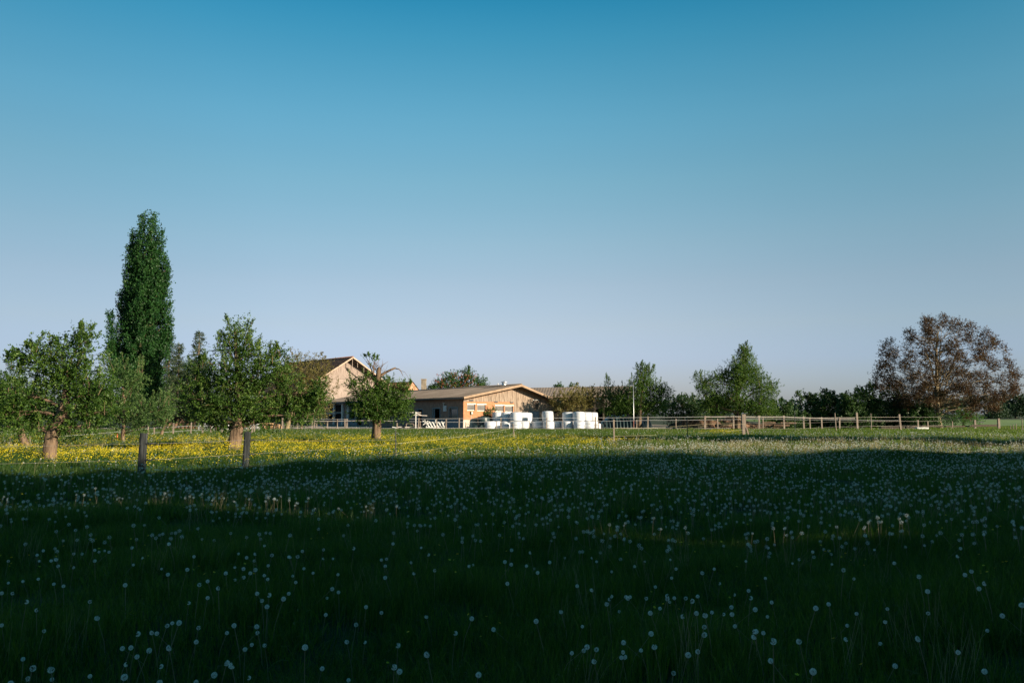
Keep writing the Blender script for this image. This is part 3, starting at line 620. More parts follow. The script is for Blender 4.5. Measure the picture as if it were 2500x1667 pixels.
# vents, meter box, hatch, door
for a, b, y0_, y1_ in [(1146,1155,975.5,979),(1207,1215,979.5,982.5),(1245,1253,981,984)]:
    t0_, z1_ = tz(a, y0_); t1_, z0_ = tz(b, y1_); m = MB(L1); m.box(t0_, t1_, -.05, -.022, z0_, z1_)
    for k in range(3): m.box(t0_+.02, t1_-.02, -.07, -.051, z0_+.02+k*.045, z0_+.045+k*.045)
    m.build('vent', M['dark_metal'], B1)
t0_, z1_ = tz(1148.5, 1004); t1_, z0_ = tz(1154, 1012); m = MB(L1); m.box(t0_, t1_, -.14, -.003, z0_, z1_); mbx = m.build('meter_box', pmat('meter_green', (.10,.12,.07), (.14,.15,.09), 5, .6, .05), B1)
m = MB(L1); m.box(t0_+.07, t1_-.07, -.155, -.141, z0_+.08, z1_-.08); m.build('meter_window', M['white_paint'], mbx)
m = MB(L1); m.tube([(t0_+.12, -.02, z0_), (t0_+.12, -.02, .1)], .018, 6); m.build('conduit', M['white_paint'], B1)
t0_, z1_ = tz(1303, 977); t1_, z0_ = tz(1313, 998); m = MB(L1); m.box(t0_, t1_, -.075, -.022, z0_, z1_); m.build('hatch', dark_wood, B1)
m = MB(L1); m.box(t0_-.15, t1_+.1, -.12, -.023, z1_+.004, z1_+.07); m.build('hatch_rail', M['white_paint'], B1)
t0_, _ = tz(1290, 1005); t1_, _ = tz(1315, 1005); m = MB(L1); m.box(t0_, t1_, -.09, -.022, .05, 1.9); dr = m.build('door', blue_door, B1)
m = MB(L1)
for k in range(7): a = t0_ + (t1_-t0_)*k/7; m.box(a+.01, a+(t1_-t0_)/7-.01, -.115, -.091, .07, 1.88)
m.build('door_boards', blue_door, dr)
m = MB(L1); m.box(11.66, 11.86, -.95, -.77, -.1, rz1(11.8)-.1); m.build('corner_post', M['post_wood'], B1)
# roof
SE = 50.0
def slab(m, ta, za, tb, zb, s0, s1, th=.10):
    m.add([(ta,s0,za),(tb,s0,zb),(tb,s1,zb),(ta,s1,za),(ta,s0,za+th),(tb,s0,zb+th),(tb,s1,zb+th),(ta,s1,za+th)], [(0,3,2,1),(4,5,6,7),(0,1,5,4),(1,2,6,5),(2,3,7,6),(3,0,4,7)])
def corr(xf, ta, za, tb, zb, s0, s1, pitch=.35, amp=.035):
    n = int((s1-s0)/pitch)*2; m = MB(xf); m.v = []; L = []
    for i in range(n+1):
        s = s0 + (s1-s0)*i/n; o = amp if i % 2 else 0
        L += [xf(ta, s, za+o), xf((ta+tb)/2, s, (za+zb)/2+o), xf(tb, s, zb+o)]
    m.v = [tuple(p) for p in L]; m.at = [0]*len(L)
    m.f = [(i*3+j, i*3+j+1, i*3+j+4, i*3+j+3) for i in range(n) for j in (0,1)]
    return m
m = MB(L1); slab(m, -.5, 3.31, 6.61, 4.75, -1.08, SE); rf = m.build('roof', fibre, B1); corr(L1, -.53, 3.42, 6.60, 4.86, -1.10, SE).build('roof_sheeting', fibre, rf)
m = MB(L1); slab(m, 6.61, 4.75, 12.7, 2.65, -1.08, SE); rf2 = m.build('roof', fibre, B1); corr(L1, 6.62, 4.86, 12.74, 2.75, -1.10, SE).build('roof_sheeting', fibre, rf2)
m = MB(L1)
m.beam((-.52,-1.13,3.33),(6.6,-1.13,4.76), .04, .24); m.beam((6.62,-1.13,4.76),(12.72,-1.13,2.64), .04, .22)
m.build('barge_board', fascia_m, B1)
m = MB(L1); m.tube([(6.61,-1.12,4.88),(6.61,SE,4.88)], .10, 8); m.build('ridge_cap', fibre, B1, smooth=True)
m = MB(L1)
for k in range(8):
    a = .4 + k*1.6; m.beam((a,-1.05,rz1(a)-.08),(a,.0,rz1(a)-.08), .08, .12)
m.build('purlins', dark_wood, B1)['kind'] = 'stuff'
m = MB(L1); m.tube([(-.62,-1.0,3.28),(-.62,SE,3.24)], .075, 8); m.build('gutter', M['dark_metal'], B1, smooth=True)
# long wall facing left: openings
def LW_(s, t, z): return L1(t, s, z)
def LWw(t, s, z): return L1(s, t, z)     # wall frame: t runs along the long wall, depth goes inward
ops = []
for a, b, yt in [(1117,1097.5,995.5),(1074,1057,997.5),(1031,1017,1000)]:
    s0_, z1_ = sz(a, yt); s1_, _ = sz(b, yt); ops.append((s0_, s1_, .05, z1_))
for a, b, yt, yb in [(884,872,1005,1046),(866,851,1005,1046),(838,802,985,1005),(838,802,1009,1030)]:
    s0_, z1_ = sz(a, yt); s1_, z0_ = sz(b, yb); ops.append((s0_, s1_, max(.06, z0_), min(z1_, 3.0)))
ops = sorted(ops)
m = wall_holes(LWw, .262, SE-.3, -.1, 3.28, ops, .25); m.build('long_wall', brick_dk, B1)
for k, (a, b, c, d) in enumerate(ops):
    f = MB(LWw); f.box(a-.14, a-.002, -.03, .10, c, d+.12); f.box(b+.002, b+.14, -.03, .10, c, d+.12); f.box(a, b, -.03, .10, d+.002, d+.12)
    fo = f.build('door_frame' if k < 5 else 'window_frame', blue_door, B1)
    f = MB(LWw)
    if k == 0:
        f.box(a, b, .14, .18, c, d); f.build('door', blue_door, B1)
        f = MB(LWw); f.box(a+.15, b-.1, .12, .139, c+1.0, d-.15); f.build('door_glass', glass, fo)
    else:
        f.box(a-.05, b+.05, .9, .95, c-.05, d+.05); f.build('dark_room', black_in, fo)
        if k in (1, 2): f = MB(LWw); f.box(b-.35, b-.02, .06, .10, c, d-.02); f.build('door_leaf', blue_door, fo)
s0_, z1_ = sz(1091, 990); s1_, z0_ = sz(1084, 1004); m = MB(LWw); m.box(s0_, s1_, -.12, -.003, z0_, z1_); m.build('wall_cabinet', pmat('cabinet_grey', (.42,.47,.50), (.5,.55,.58), 4, .5, .02), B1)
s0_, z1_ = sz(1085.5, 983); m = MB(LWw); m.box(s0_-.06, s0_+.08, -.2, -.003, z1_-.10, z1_); m.tube([(s0_, -.12, z1_-.1), (s0_, -.12, z1_-.32)], [.05,.07], 8); m.build('wall_lamp', M['white_paint'], B1)
for a, b in ((.3, 8.6), (33, 41)): m = MB(LWw); m.box(a, b, -.04, -.003, .0, .95); m.build('base_board', blue_door, B1)
for a in (36.2, 38.6, 42.5): m = MB(LWw); m.box(a, a+.35, -.3, -.05, 0, 3.2); m.build('pier', M['white_paint'], B1)
m = MB(LWw); m.box(40.5, 48.5, -.7, -.5, 1.62, 1.75); m.build('hay_rack', M['rail'], B1)
# right side wall + back
m = MB(L1); m.box(11.42, 11.62, .3, SE-.3, -.1, 2.9); m.build('side_wall', brick_dk, B1)
m = MB(L1); m.box(.25, 11.4, SE-.5, SE-.3, -.1, 3.1); m.build('end_wall', brick_dk, B1)
# chimney, vents on the roof
cp = W(1034.5, 950, 114); ch_ = MB(); ch_.box(cp.x-.33, cp.x+.33, cp.y-.33, cp.y+.33, 4.2, zat(927,114)); ch_.box(cp.x-.38, cp.x+.38, cp.y-.38, cp.y+.38, zat(927,114), zat(925,114))
ch_.build('chimney', pmat('chimney_concrete', (.16,.135,.10), (.26,.22,.17), 2, .9, .3), B1)
def on_ridge(px):
    r = ray(px, 940); a, b = r.x/r.y, O1 + u1*6.5
    s = (b.x - a*b.y)/(a*v1.y - v1.x); return b + v1*s
p = on_ridge(1231); m = MB(); m.tube([(p.x,p.y,4.7),(p.x,p.y,5.18)], .27, 14); vb = m.build('roof_vent', M['steel'], B1, smooth=True)
m = MB(); m.tube([(p.x,p.y,5.24),(p.x,p.y,5.28),(p.x,p.y,5.38)], [.40,.40,.03], 14)
for a in range(4): m.beam((p.x+.2*math.cos(a*1.57),p.y+.2*math.sin(a*1.57),5.15),(p.x+.2*math.cos(a*1.57),p.y+.2*math.sin(a*1.57),5.26), .03, .03)
m.build('vent_cap', M['steel'], vb)
p = on_ridge(1215.5); m = MB(); m.tube([(p.x,p.y,4.7),(p.x,p.y,5.06),(p.x,p.y,5.08),(p.x,p.y,5.16)], [.05,.05,.085,.06], 10); m.build('vent_pipe', M['white_paint'], B1, smooth=True)

# ------------------------------------------------------------------ tall barn (B2)
O2 = Vector((-27.2, 140, 0)); u2 = Vector((.76,.65,0)).normalized(); v2 = Vector((-u2.y, u2.x, 0))
def L2(t, s, z): return O2 + u2*t + v2*s + Vector((0,0,z))
PZ = zat(871, 140); SL = .62
B2 = thing('tall_barn', 'tall barn with a brown tiled roof and pale pink vertical board gable', 'barn', O2)
def rz2(t): return PZ - .12 - abs(t)*SL
tile = pmat('brown_tiles', (.14,.065,.042), (.28,.14,.085), 1.6, .85, .3, c3=(.20,.095,.06), bscale=20, bdist=.02)
for sgn in (-1, 1):
    m = MB(L2); ta = 0; n_r = 26; T = 10.0
    for k in range(n_r):
        a0, a1 = T*k/n_r, T*(k+1)/n_r + .06; z0_, z1_ = PZ - a0*SL, PZ - a1*SL + .07
        sh = random.uniform(-.008,.008)
        m.add([(sgn*a0,0,z0_+sh),(sgn*a1,0,z1_+sh),(sgn*a1,26,z1_+sh),(sgn*a0,26,z0_+sh),(sgn*a1,0,z1_-.06),(sgn*a1,26,z1_-.06)], [(0,1,2,3) if sgn < 0 else (3,2,1,0),(1,4,5,2)])
    r2 = m.build('roof', tile, B2); 
    m = MB(L2); m.beam((0,-.03,PZ-.10),(sgn*T,-.03,PZ-T*SL-.10), .05, .22); m.build('barge_board', pmat('pale_barge', (.32,.24,.18), (.40,.31,.24), 3, .8, .1), B2)
    m = MB(L2); slab(m, sgn*T if sgn < 0 else 0, PZ-.30-(T*SL if sgn < 0 else 0), 0 if sgn < 0 else T, PZ-.30-(0 if sgn < 0 else T*SL), .1, 25.9, .08); m.build('roof_lining', dark_wood, B2)
m = MB(L2); m.tube([(0,0,PZ+.02),(0,26,PZ+.02)], .13, 8); m.build('ridge_tiles', tile, B2, smooth=True)
WS = 1.7
m = MB(L2); t = -5.0
while t < 8.2:
    w_ = .22; e = t + w_; za, zb = rz2(t)-.22, rz2(e)-.22; g_ = random.uniform(-.2,.2)
    zc = zat(924, 139)
    for z0_, z1a, z1b, pr, tp in ((2.0, zc-.03, zc-.03, 0, g_), (zc, za, zb, -.05, .9)):
        hm = .6 if tp == .9 else .1
        m.add([(t+.02,WS+pr,z0_),(e-.02,WS+pr,z0_),(e-.02,WS+pr,z1b-hm),(t+.02,WS+pr,z1a-hm),(e-.02,WS+pr,z1b),(t+.02,WS+pr,z1a)], [(0,1,2,3),(3,2,4,5)], at=[g_,g_,g_,g_,tp,tp])
        m.add([(t-.03,WS+.03,z0_),(t+.03,WS+.03,z0_),(t+.03,WS+.03,z1a),(t-.03,WS+.03,z1a)], [(0,1,2,3)], at=.0)
    t = e
gcl = m.build('gable_boards', pink_m, B2, attr='wear'); gcl['kind'] = 'stuff'
m = MB(L2); m.add([(-5,WS+.06,0),(8.2,WS+.06,0),(8.2,WS+.06,rz2(8.2)-.2),(0,WS+.06,PZ-.4),(-5,WS+.06,rz2(5)-.2)], [(0,1,2,3,4)]); m.box(-5,-4.9,WS+.07,25,0,rz2(5)-.3); m.box(8.1,8.2,WS+.07,25,0,rz2(8.2)-.3); m.build('wall', dark_wood, B2)
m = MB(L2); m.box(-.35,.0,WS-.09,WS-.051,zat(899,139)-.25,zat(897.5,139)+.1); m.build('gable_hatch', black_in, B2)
m = MB(L2)
for k in range(6):
    a = 1.0 + k*1.25; m.beam((a, .25, rz2(a)-.3), (a, .25, rz2(a)-1.0-.1*k), .09, .09); m.beam((a, .25, rz2(a)-.25), (a, WS, rz2(a)-.25), .1, .14)
m.beam((.2,.25,rz2(1)-1.1),(8.5,.25,rz2(8.5)-1.2), .1, .14); m.beam((0,.25,PZ-.4),(0,.25,PZ-1.6), .1, .1)
m.build('truss', M['post_wood'], B2)

# ------------------------------------------------------------------ small far house (B3)
B3 = thing('far_house', 'far brown-roofed house with a red gable, left of the chimney', 'house', (xat(985,160), 160, 0))
zt, ze = zat(932,160), zat(950,160); xl, xr = xat(905,160), xat(1006,160)
def L3(t, s, z): return Vector((xr, 160, 0)) + Vector((-.93,.37,0))*t + Vector((.37,.93,0))*s + Vector((0,0,z))
m = MB(L3)
for k in range(7):
    f0, f1 = k/7, (k+1)/7+.03
    m.add([(-.2, -3.2*f0, zt-(zt-ze)*1.3*f0),(12,-3.2*f0,zt-(zt-ze)*1.3*f0),(12,-3.2*f1,zt-(zt-ze)*1.3*f1+.05),(-.2,-3.2*f1,zt-(zt-ze)*1.3*f1+.05)], [(0,1,2,3)])
m.add([(-.2,0,zt),(12,0,zt),(12,3.2,ze-.5),(-.2,3.2,ze-.5)], [(3,2,1,0)])
m.build('roof', tile, B3)
m = MB(L3); m.add([(0,-3,0),(0,3,0),(0,3,ze-.4),(0,0,zt-.08),(0,-3,ze-.4)], [(0,1,2,3,4)]); m.box(0,11.8,-3,-2.9,0,ze-.5); m.build('wall', pmat('red_gable', (.34,.18,.11), (.44,.25,.16), 2, .9, .2), B3)

# ------------------------------------------------------------------ open shed on the right (B4)
B4 = thing('open_shed', 'open-fronted shed with a long grey roof and black interior right of the brick gable', 'shed', (9, 108, 0))
xa_, xb_ = xat(1283,108), xat(1545,112)
zr0, zr1 = zat(949,115), zat(944,115)
def pl4(m, th): 
    vs = [(xa_,107.2,zat(970,107.2)),(xb_,108.5,zat(967,108.5)),(xb_+.5,115.5,zr1),(xa_,115,zr0)]
    m.add(vs + [(x,y,z+th) for x,y,z in vs], [(3,2,1,0),(4,5,6,7),(0,1,5,4),(1,2,6,5),(2,3,7,6),(3,0,4,7)])
m = MB(); pl4(m, .1); r4 = m.build('roof', fibre, B4)
m = MB(); nS = 70
for i in range(nS*2+1):
    f = i/(nS*2); o = .12 + (.035 if i % 2 else 0)
    for g in (0, .5, 1):
        x = (xa_*(1-f)+xb_*f) + g*.5*f; y = 107.1*(1-g)+115*g + f*(1.3*(1-g)+.5*g)
        z0_ = zat(970,107.2)*(1-f)+zat(967,108.5)*f; z1_ = zr0*(1-f)+zr1*f
        m.v.append((x, y, z0_*(1-g)+z1_*g+o)); m.at.append(0)
m.f = [(i*3+j, i*3+j+3, i*3+j+4, i*3+j+1) for i in range(nS*2) for j in (0,1)]
m.build('roof_sheeting', fibre, r4)
m = MB(); m.add([(xa_,115.2,zr0+.05),(xb_+.5,115.7,zr1+.05),(xb_+.5,122,zr1-1.4),(xa_,122,zr0-1.4)], [(3,2,1,0)]); m.build('rear_roof', fibre, B4)
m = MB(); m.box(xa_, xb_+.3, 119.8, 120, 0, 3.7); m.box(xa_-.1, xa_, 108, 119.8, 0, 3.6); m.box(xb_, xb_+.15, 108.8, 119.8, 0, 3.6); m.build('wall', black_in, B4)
for px in (1345, 1400, 1452, 1474, 1535):
    x = xat(px, 107.6); m = MB(); m.box(x-.12, x+.12, 107.6, 107.84, 0, zat(971,107.6)); m.build('post', dark_wood, B4)
m = MB(); x0_, x1_ = xat(1475,108.2), xat(1492,108.2); m.box(x0_, x1_, 108.1, 108.3, zat(993,108.2), zat(974,108.2)); m.build('light_panel', plinth, B4)
m = MB(); m.tube([W(1358, 1001, 100), W(1368, 996.5, 99)], .05, 6); finish(m.build('ladder_pole', M['steel']), label='short pale pole end sticking out beside the corner post of the brick shed', category='pole')

# ------------------------------------------------------------------ wrapped bales
film = pmat('white_film', (.47,.50,.55), (.56,.58,.61), 1.4, .38, .35, (1,1,7), bdist=.03, spec=.5, bscale=2.2)
film_dk = pmat('dark_film', (.014,.030,.034), (.03,.05,.055), 1.4, .35, .3, (1,1,6), bdist=.03, spec=.4)
def bale(px, d, z, label, r=.60, h=.94, mat=None, tilt=(0,0), group='white film-wrapped bales stacked in front of the sheds'):
    p = W(px, HOR, d); root = thing('wrapped_bale', label, 'bale', (p.x, p.y, z), group)
    prof = [(0,0),(.80,0),(.93,.02),(.99,.09),(1,.2),(1.015,.5),(1,.8),(.98,.9),(.92,.965),(.78,.992),(.4,1.0),(0,1.01)]
    n = 26; vs = []; ph = random.uniform(0, 6)
    for i, (a, b) in enumerate(prof):
        for j in range(n):
            th = 2*math.pi*j/n; rr = r*a*(1 + .018*math.sin(3*th+ph) + .010*math.sin(11*th+b*7+ph)*(1-abs(2*b-1)*.5) + .008*math.sin(5*th+ph*2+b*4))
            vs.append((p.x + rr*math.cos(th) + tilt[0]*b*h, p.y + rr*math.sin(th) + tilt[1]*b*h, z + h*b + .012*math.sin(2*th+ph)*b))
    fs = [(i*n+j, i*n+(j+1)%n, (i+1)*n+(j+1)%n, (i+1)*n+j) for i in range(len(prof)-1) for j in range(n)]
    m = MB(); m.add(vs, fs); b = m.build('film_body', mat or film, root, smooth=True)
    m = MB()
    for zz in (.22, .5, .78):    # overlapping film edges standing slightly proud
        m.tube([(p.x+r*1.012*math.cos(2*math.pi*j/24)+tilt[0]*zz*h, p.y+r*1.012*math.sin(2*math.pi*j/24)+tilt[1]*zz*h, z+h*(zz+.02*math.sin(j*.52+ph))) for j in range(25)], .009, 4, cap=False)
    m.build('film_edge', mat or film, root, smooth=True)
    return root
z0 = -.06
bale(1196, 87.0, z0, 'white bale on the ground at the left end of the left stack')
bale(1213, 87.8, z0, 'white bale on the ground behind the left end of the left stack')
bale(1236, 87.6, z0, 'shaded white bale in the lower row of the left stack, second from its left end')
bale(1259.5, 86.0, z0, 'brightly lit white bale standing foremost in the lower row of the left stack')
bale(1279, 87.6, z0, 'shaded white bale at the right end of the lower row of the left stack')
bale(1215, 88.5, z0+.95, 'leftmost white bale in the upper row of the left stack, beside the dark bales')
bale(1236.5, 88.4, z0+.95, 'second white bale from the left in the upper row of the left stack')
bale(1260, 87.2, z0+.95, 'foremost and widest white bale in the upper row of the left stack', r=.64)
bale(1277, 89.4, z0+.93, 'white bale set back right of the widest bale, upper row, left stack', tilt=(.02,0))
bale(1286, 91.2, z0+.88, 'lowest white bale of the upper row, right end of the left stack', tilt=(.06,0))
bale(1283, 91.3, z0, 'white bale under the right end of the upper row of the left stack')
bale(1298, 90.5, z0-.1, 'shaded white bale on the ground in the gap right of the left stack', h=.85)
bale(1313, 88.0, z0, 'lit white bale on the ground left of the single raised bale')
bale(1326, 89.2, z0, 'white bale half hidden between the lit ground bale and the single raised bale')
bale(1339, 86.9, z0, 'white bale on the ground carrying the single raised bale')
bale(1338, 87.2, z0+.95, 'single raised white bale, slightly tilted, between the two stacks', tilt=(-.05,0), h=1.05)
bale(1357, 88.0, z0-.05, 'shaded white bale on the ground right of the single raised bale')
bale(1372, 89.5, z0-.05, 'shaded white bale just left of the right stack')
bale(1385, 86.8, z0, 'white bale on the ground at the left end of the right stack')
bale(1386.5, 87.4, z0+.95, 'white bale raised at the left end of the right stack')
bale(1402, 88.2, z0, 'shaded white bale behind the left end of the right stack')
bale(1414, 86.1, z0, 'foremost lit white bale on the ground in the right stack')
bale(1437, 86.6, z0, 'lit white bale on the ground right of the foremost one in the right stack')
bale(1413, 86.5, z0+.95, 'tallest and widest white bale on top of the right stack', r=.64, h=.98)
bale(1431, 87.7, z0+.95, 'white bale on top of the right stack, right of the tallest one')
bale(1446, 89.3, z0+.93, 'shaded white bale at the back right of the right stack top')
bale(1446, 89.4, z0, 'white bale beneath the back right of the right stack')
bale(1455, 86.8, z0-.1, 'small low white bale at the right end of the right stack', r=.5, h=.82)
DG = 'dark film-wrapped bales beside the brick wall'
bale(1180, 88.3, 0, 'dark wrapped bale against the brick wall, nearest the shed corner', r=.70, h=1.36, mat=film_dk, group=DG)
bale(1197, 89.6, 0, 'dark wrapped bale between the brick wall and the white bales', r=.72, h=1.36, mat=film_dk, group=DG)
m = MB(); p = W(1170, HOR, 87); m.box(p.x-.45, p.x+.55, 86.7, 87.3, .002, .42); m.box(p.x-.48, p.x+.58, 86.66, 87.34, .42, .47)
finish(m.build('storage_box', film_dk), label='low dark box with a flat lid in front of the dark bales', category='box')
# tarp-covered clamp right of the bales
def mound(name, label, cat, px0, px1, d, h, mat, depth=2.5, folds=1, rough=.1, kind=None, nz=0):
    x0, x1 = xat(px0, d), xat(px1, d); nu, nv = 60, 14; V = []
    for i in range(nu+1):
        f = i/nu; end = min(1, math.sin(math.pi*f)**.35*1.02)
        for j in range(nv+1):
            g = j/nv; prof = math.sin(math.pi*g)**.45
            z = h*end*prof*(1 + rough*math.sin(f*17+g*5)+rough*.6*math.sin(f*41+g*9)) + nz*random.uniform(-1,1)*prof
            V.append((x0+(x1-x0)*f, d + depth*g + .08*folds*math.sin(f*70+g*3), max(z, -.02)))
    Q = [(i*(nv+1)+j, (i+1)*(nv+1)+j, (i+1)*(nv+1)+j+1, i*(nv+1)+j+1) for i in range(nu) for j in range(nv)]
    o = mesh_np(name, V, Q, mat=mat, smooth=nz == 0)
    return finish(o, label=label, category=None if kind else cat, kind=kind)
mound('tarpaulin', 'long dark tarpaulin-covered heap right of the white bales, behind the lamp post', 'tarpaulin', 1466, 1560, 88.5, 1.42, film_dk, 2.8, 2.0)
mound('tarpaulin', 'small dark blue-grey covered heap between the lamp post and the wood pile', 'tarpaulin', 1568, 1594, 88, 1.15, pmat('blue_tarp', (.04,.07,.08), (.07,.10,.12), 2, .4, .2), 2.0, 1.5)
heap = pmat('compost', (.05,.032,.02), (.17,.10,.06), 3, .95, .8, c3=(.09,.055,.035), bdist=.1)
mound('compost_heap', 'brown compost heap behind the posts left of the cattle panels', 'heap', 395, 492, 90, 1.0, heap, 4, 1, .2, nz=.12)
mound('compost_heap', 'dark brown heap behind the stacked logs and the white rail', 'heap', 1640, 1870, 90, 1.05, heap, 4, 1, .16, nz=.12)
# log piles: thing > log
log_m = pmat('log_bark', (.04,.026,.018), (.13,.085,.055), 6, .9, .5, bdist=.04); log_e = pmat('log_end', (.14,.09,.05), (.24,.16,.10), 9, .85, .2)
def logpile(label, px0, px1, d, rows, r, dark=False, along=False):
    x0, x1 = xat(px0, d), xat(px1, d); root = thing('log_pile', label, 'log pile', ((x0+x1)/2, d, 0)); k = 0
    for i in range(rows):
        n = int((x1-x0)/(2*r)) - i
        if along: n = max(2, n//9)
        for j in range(n):
            z = r + i*r*1.75; rr = r*random.uniform(.78, 1.05)
            m = MB()
            if along:
                x = x0 + (x1-x0)*(j+.1)/n + random.uniform(0, .5) + i*.5; l = (x1-x0)/n*random.uniform(.8, 1.0)
                yy = d + random.uniform(-.1,.3) + i*.12
                m.tube([(x, yy, z), (x+l*.5, yy+random.uniform(-.1,.1), z+random.uniform(-.05,.05)), (x+l, yy+random.uniform(-.2,.2), z)], [rr, rr*.92, rr*.8], 8, jit=.1)
            else:
                x = x0 + r*(1+i) + j*2*r + random.uniform(-.02,.02); dd = random.uniform(-.12,.12)
                m.tube([(x, d+dd, z), (x+random.uniform(-.05,.05), d+1.4, z)], rr, 8, jit=.14)
            m.build('log', log_m if (dark or along or random.random() < .35) else log_e, root); k += 1
    return root
logpile('dark stack of round logs seen end-on behind the fence, left of the rail corner post', 1658, 1722, 88, 4, .145)
logpile('long low pile of poles behind the white rail, left of the thick grey post', 1726, 1800, 87.5, 3, .15, along=True)
logpile('pale heap of brushwood poles behind the white rail, right of the thick grey post', 1832, 1912, 87, 3, .15, along=True)
# vines over the dark brick corner : climbing shrub between the windows
tree('climbing_shrub', 'yellow-green shrub growing against the orange brick wall above the dark bales', 89.3, [(1198,1047,4),(1198,1015,3)],
     [(1185,1012,8,5,0,.6),(1199,1006,7,8,0,.6),(1209,1004,6,9,0,.6),(1193,1014,12,5,0,.6)], 'pear_leaf', .10, k=26, K=7, sprig=.25, cat='shrub', twigs=1, shoots=2, shoot_l=1.0)

# ------------------------------------------------------------------ yard clutter
# white crossed feed barrier
d = 88.0
def frame_thing(name, label, cat, px, d): return thing(name, label, cat, (xat(px, d), d, 0))
fr = frame_thing('feed_barrier', 'white crossed lattice barrier lying behind the fence in front of the shaded wall', 'barrier', 1062, d)
for i in range(6):
    xa0 = 1041 + i*7.4; m = MB(); m.beam(W(xa0, 1029+random.uniform(-1,1), d), W(xa0+6.8, 1042, d+.05), .05, .10); m.beam(W(xa0+6.8, 1029+random.uniform(-1,1), d+.1), W(xa0, 1042, d+.12), .05, .10); m.build('cross', M['white_paint'], fr)
m = MB(); m.beam(W(1032,1027,d), W(1048,1034,d), .05, .09); m.beam(W(1037,1024,d), W(1041,1036,d), .05, .08); m.beam(W(1033,1037,d), W(1045,1027,d), .05, .08); m.beam(W(1063,1025,d), W(1068,1033,d), .05, .09); m.build('loose_bars', M['white_paint'], fr)
m = MB(); m.beam(W(1040,1043,d-.1), W(1086,1044.5,d-.1), .08, .10); m.build('skid', M['white_paint'], fr)
# clothes-airer like steel frame
fr = frame_thing('drying_rack', 'pale metal drying rack with two arms and a pole behind the pruned apple tree', 'drying rack', 1015, 87.5); d = 87.5
for a in (((1001,1006.5),(1028,1007)), ((1010,1013),(1043,1014.5)), ((1016,1008),(1030,1014))):
    m = MB(); m.beam(W(*a[0], d), W(*a[1], d+.3), .06, .07); m.build('arm', M['rail'], fr)
m = MB(); m.beam(W(1015, 1048, d), W(1015.5, 1005, d), .09, .09); m.build('pole', M['white_paint'], fr)
# flat trailer
fr = frame_thing('flatbed_trailer', 'low pale flatbed trailer frame half hidden behind the right side of the pruned apple tree', 'trailer', 1000, 88.3); d = 88.3
m = MB()
for a in (((968,1042),(1020,1043)), ((976,1047),(1040,1046)), ((968,1042),(976,1047)), ((1020,1043),(1040,1046))): m.beam(W(*a[0], d), W(*a[1], d+.4), .10, .10)
m.build('deck_frame', M['rail'], fr)
m = MB()
for a in (((992,1034),(1010,1034)), ((992,1034),(992,1042)), ((1010,1034),(1010,1042)), ((1012,1038),(1038,1040))): m.beam(W(*a[0], d+.2), W(*a[1], d+.2), .06, .06)
m.build('stakes', M['post_wood'], fr)
for px in (985, 1008):
    m = MB(); c = W(px, 1045, d+.1); m.tube([c+Vector((0,-.1,0)), c+Vector((0,.1,0))], .2, 14); m.build('wheel', M['dark_metal'], fr)
m = MB(); m.beam(W(958,1042,d), W(968,1044,d), .3, .08); m.build('drawbar', M['white_paint'], fr)
# bicycle wheel by the corner
m = MB(); c = W(1141, 1040.5, 86.9); 
ring = [c + Vector((math.cos(a)*.22, math.cos(a)*.08, math.sin(a)*.30)) for a in np.linspace(0, 2*math.pi, 21)]
m.tube(ring, .018, 5, cap=False)
for k in range(8): m.beam(c, ring[k*2+1], .006, .006)
m.tube([c-Vector((0,.04,0)), c+Vector((0,.04,0))], .03, 6)
finish(m.build('bicycle_wheel', M['dark_metal']), label='thin dark bicycle wheel leaning by the lit corner of the brick shed', category='wheel')
# galvanised cattle panels
def panel(label, a, b, d0, d1, ytop, ybot, bars=6, studs=4, verts_short=0):
    p, q = W(a, HOR, d0), W(b, HOR, d1); root = thing('cattle_panel', label, 'gate', (p.x, p.y, 0), 'galvanised cattle panels behind the fence')
    zt, zb = zat(ytop, d0), max(.08, zat(ybot, d0))
    for k in range(bars):
        z = zb + (zt-zb)*k/(bars-1); m = MB(); m.tube([(p.x,p.y,z),(q.x,q.y,z)], .028, 6); m.build('bar', M['steel'], root, smooth=True)
    for k in range(studs):
        f = k/(studs-1); m = MB(); m.beam((p.x+(q.x-p.x)*f, p.y+(q.y-p.y)*f-.03, zb-.08), (p.x+(q.x-p.x)*f, p.y+(q.y-p.y)*f-.03, zt+.03), .06, .06); m.build('upright', M['steel'], root)
panel('galvanised cattle panel left of the largest apple trunk, farthest left', 486, 531, 80, 80.5, 1034, 1059)
panel('galvanised cattle panel directly left of the largest apple trunk', 533, 572, 80.5, 81, 1036, 1059, studs=3)
panel('galvanised cattle panel directly right of the largest apple trunk', 588, 617, 81, 81.2, 1031, 1058, studs=3)
panel('galvanised cattle panel farthest right, leaning against the pallets', 619, 636, 81.2, 81.4, 1035, 1054, studs=2, bars=5)
pal_m = pmat('pallet_wood', (.36,.22,.11), (.54,.36,.2), 8, .85, .3)
def pallets(label, px, d, n):
    x = xat(px, d); root = thing('pallet_stack', label, 'pallets', (x, d, 0), 'wooden pallet stacks by the cattle panels'); z = .02
    for k in range(n):
        ox = random.uniform(-.06,.06)
        for j in range(5): m = MB(); m.box(x-.6+ox, x+.6+ox, d+j*.22, d+j*.22+.14, z+.10, z+.125); m.build('slat', pal_m, root)
        for j in range(3): m = MB(); m.box(x-.6+ox+j*.53, x-.46+ox+j*.53, d+.01, d+1.0, z, z+.098); m.build('block', pal_m, root)
        z += .145
pallets('brown pallet stack right behind the end of the cattle panels', 647, 83.5, 5); pallets('lower brown pallet stack farther right of the cattle panels', 669, 84.2, 4)
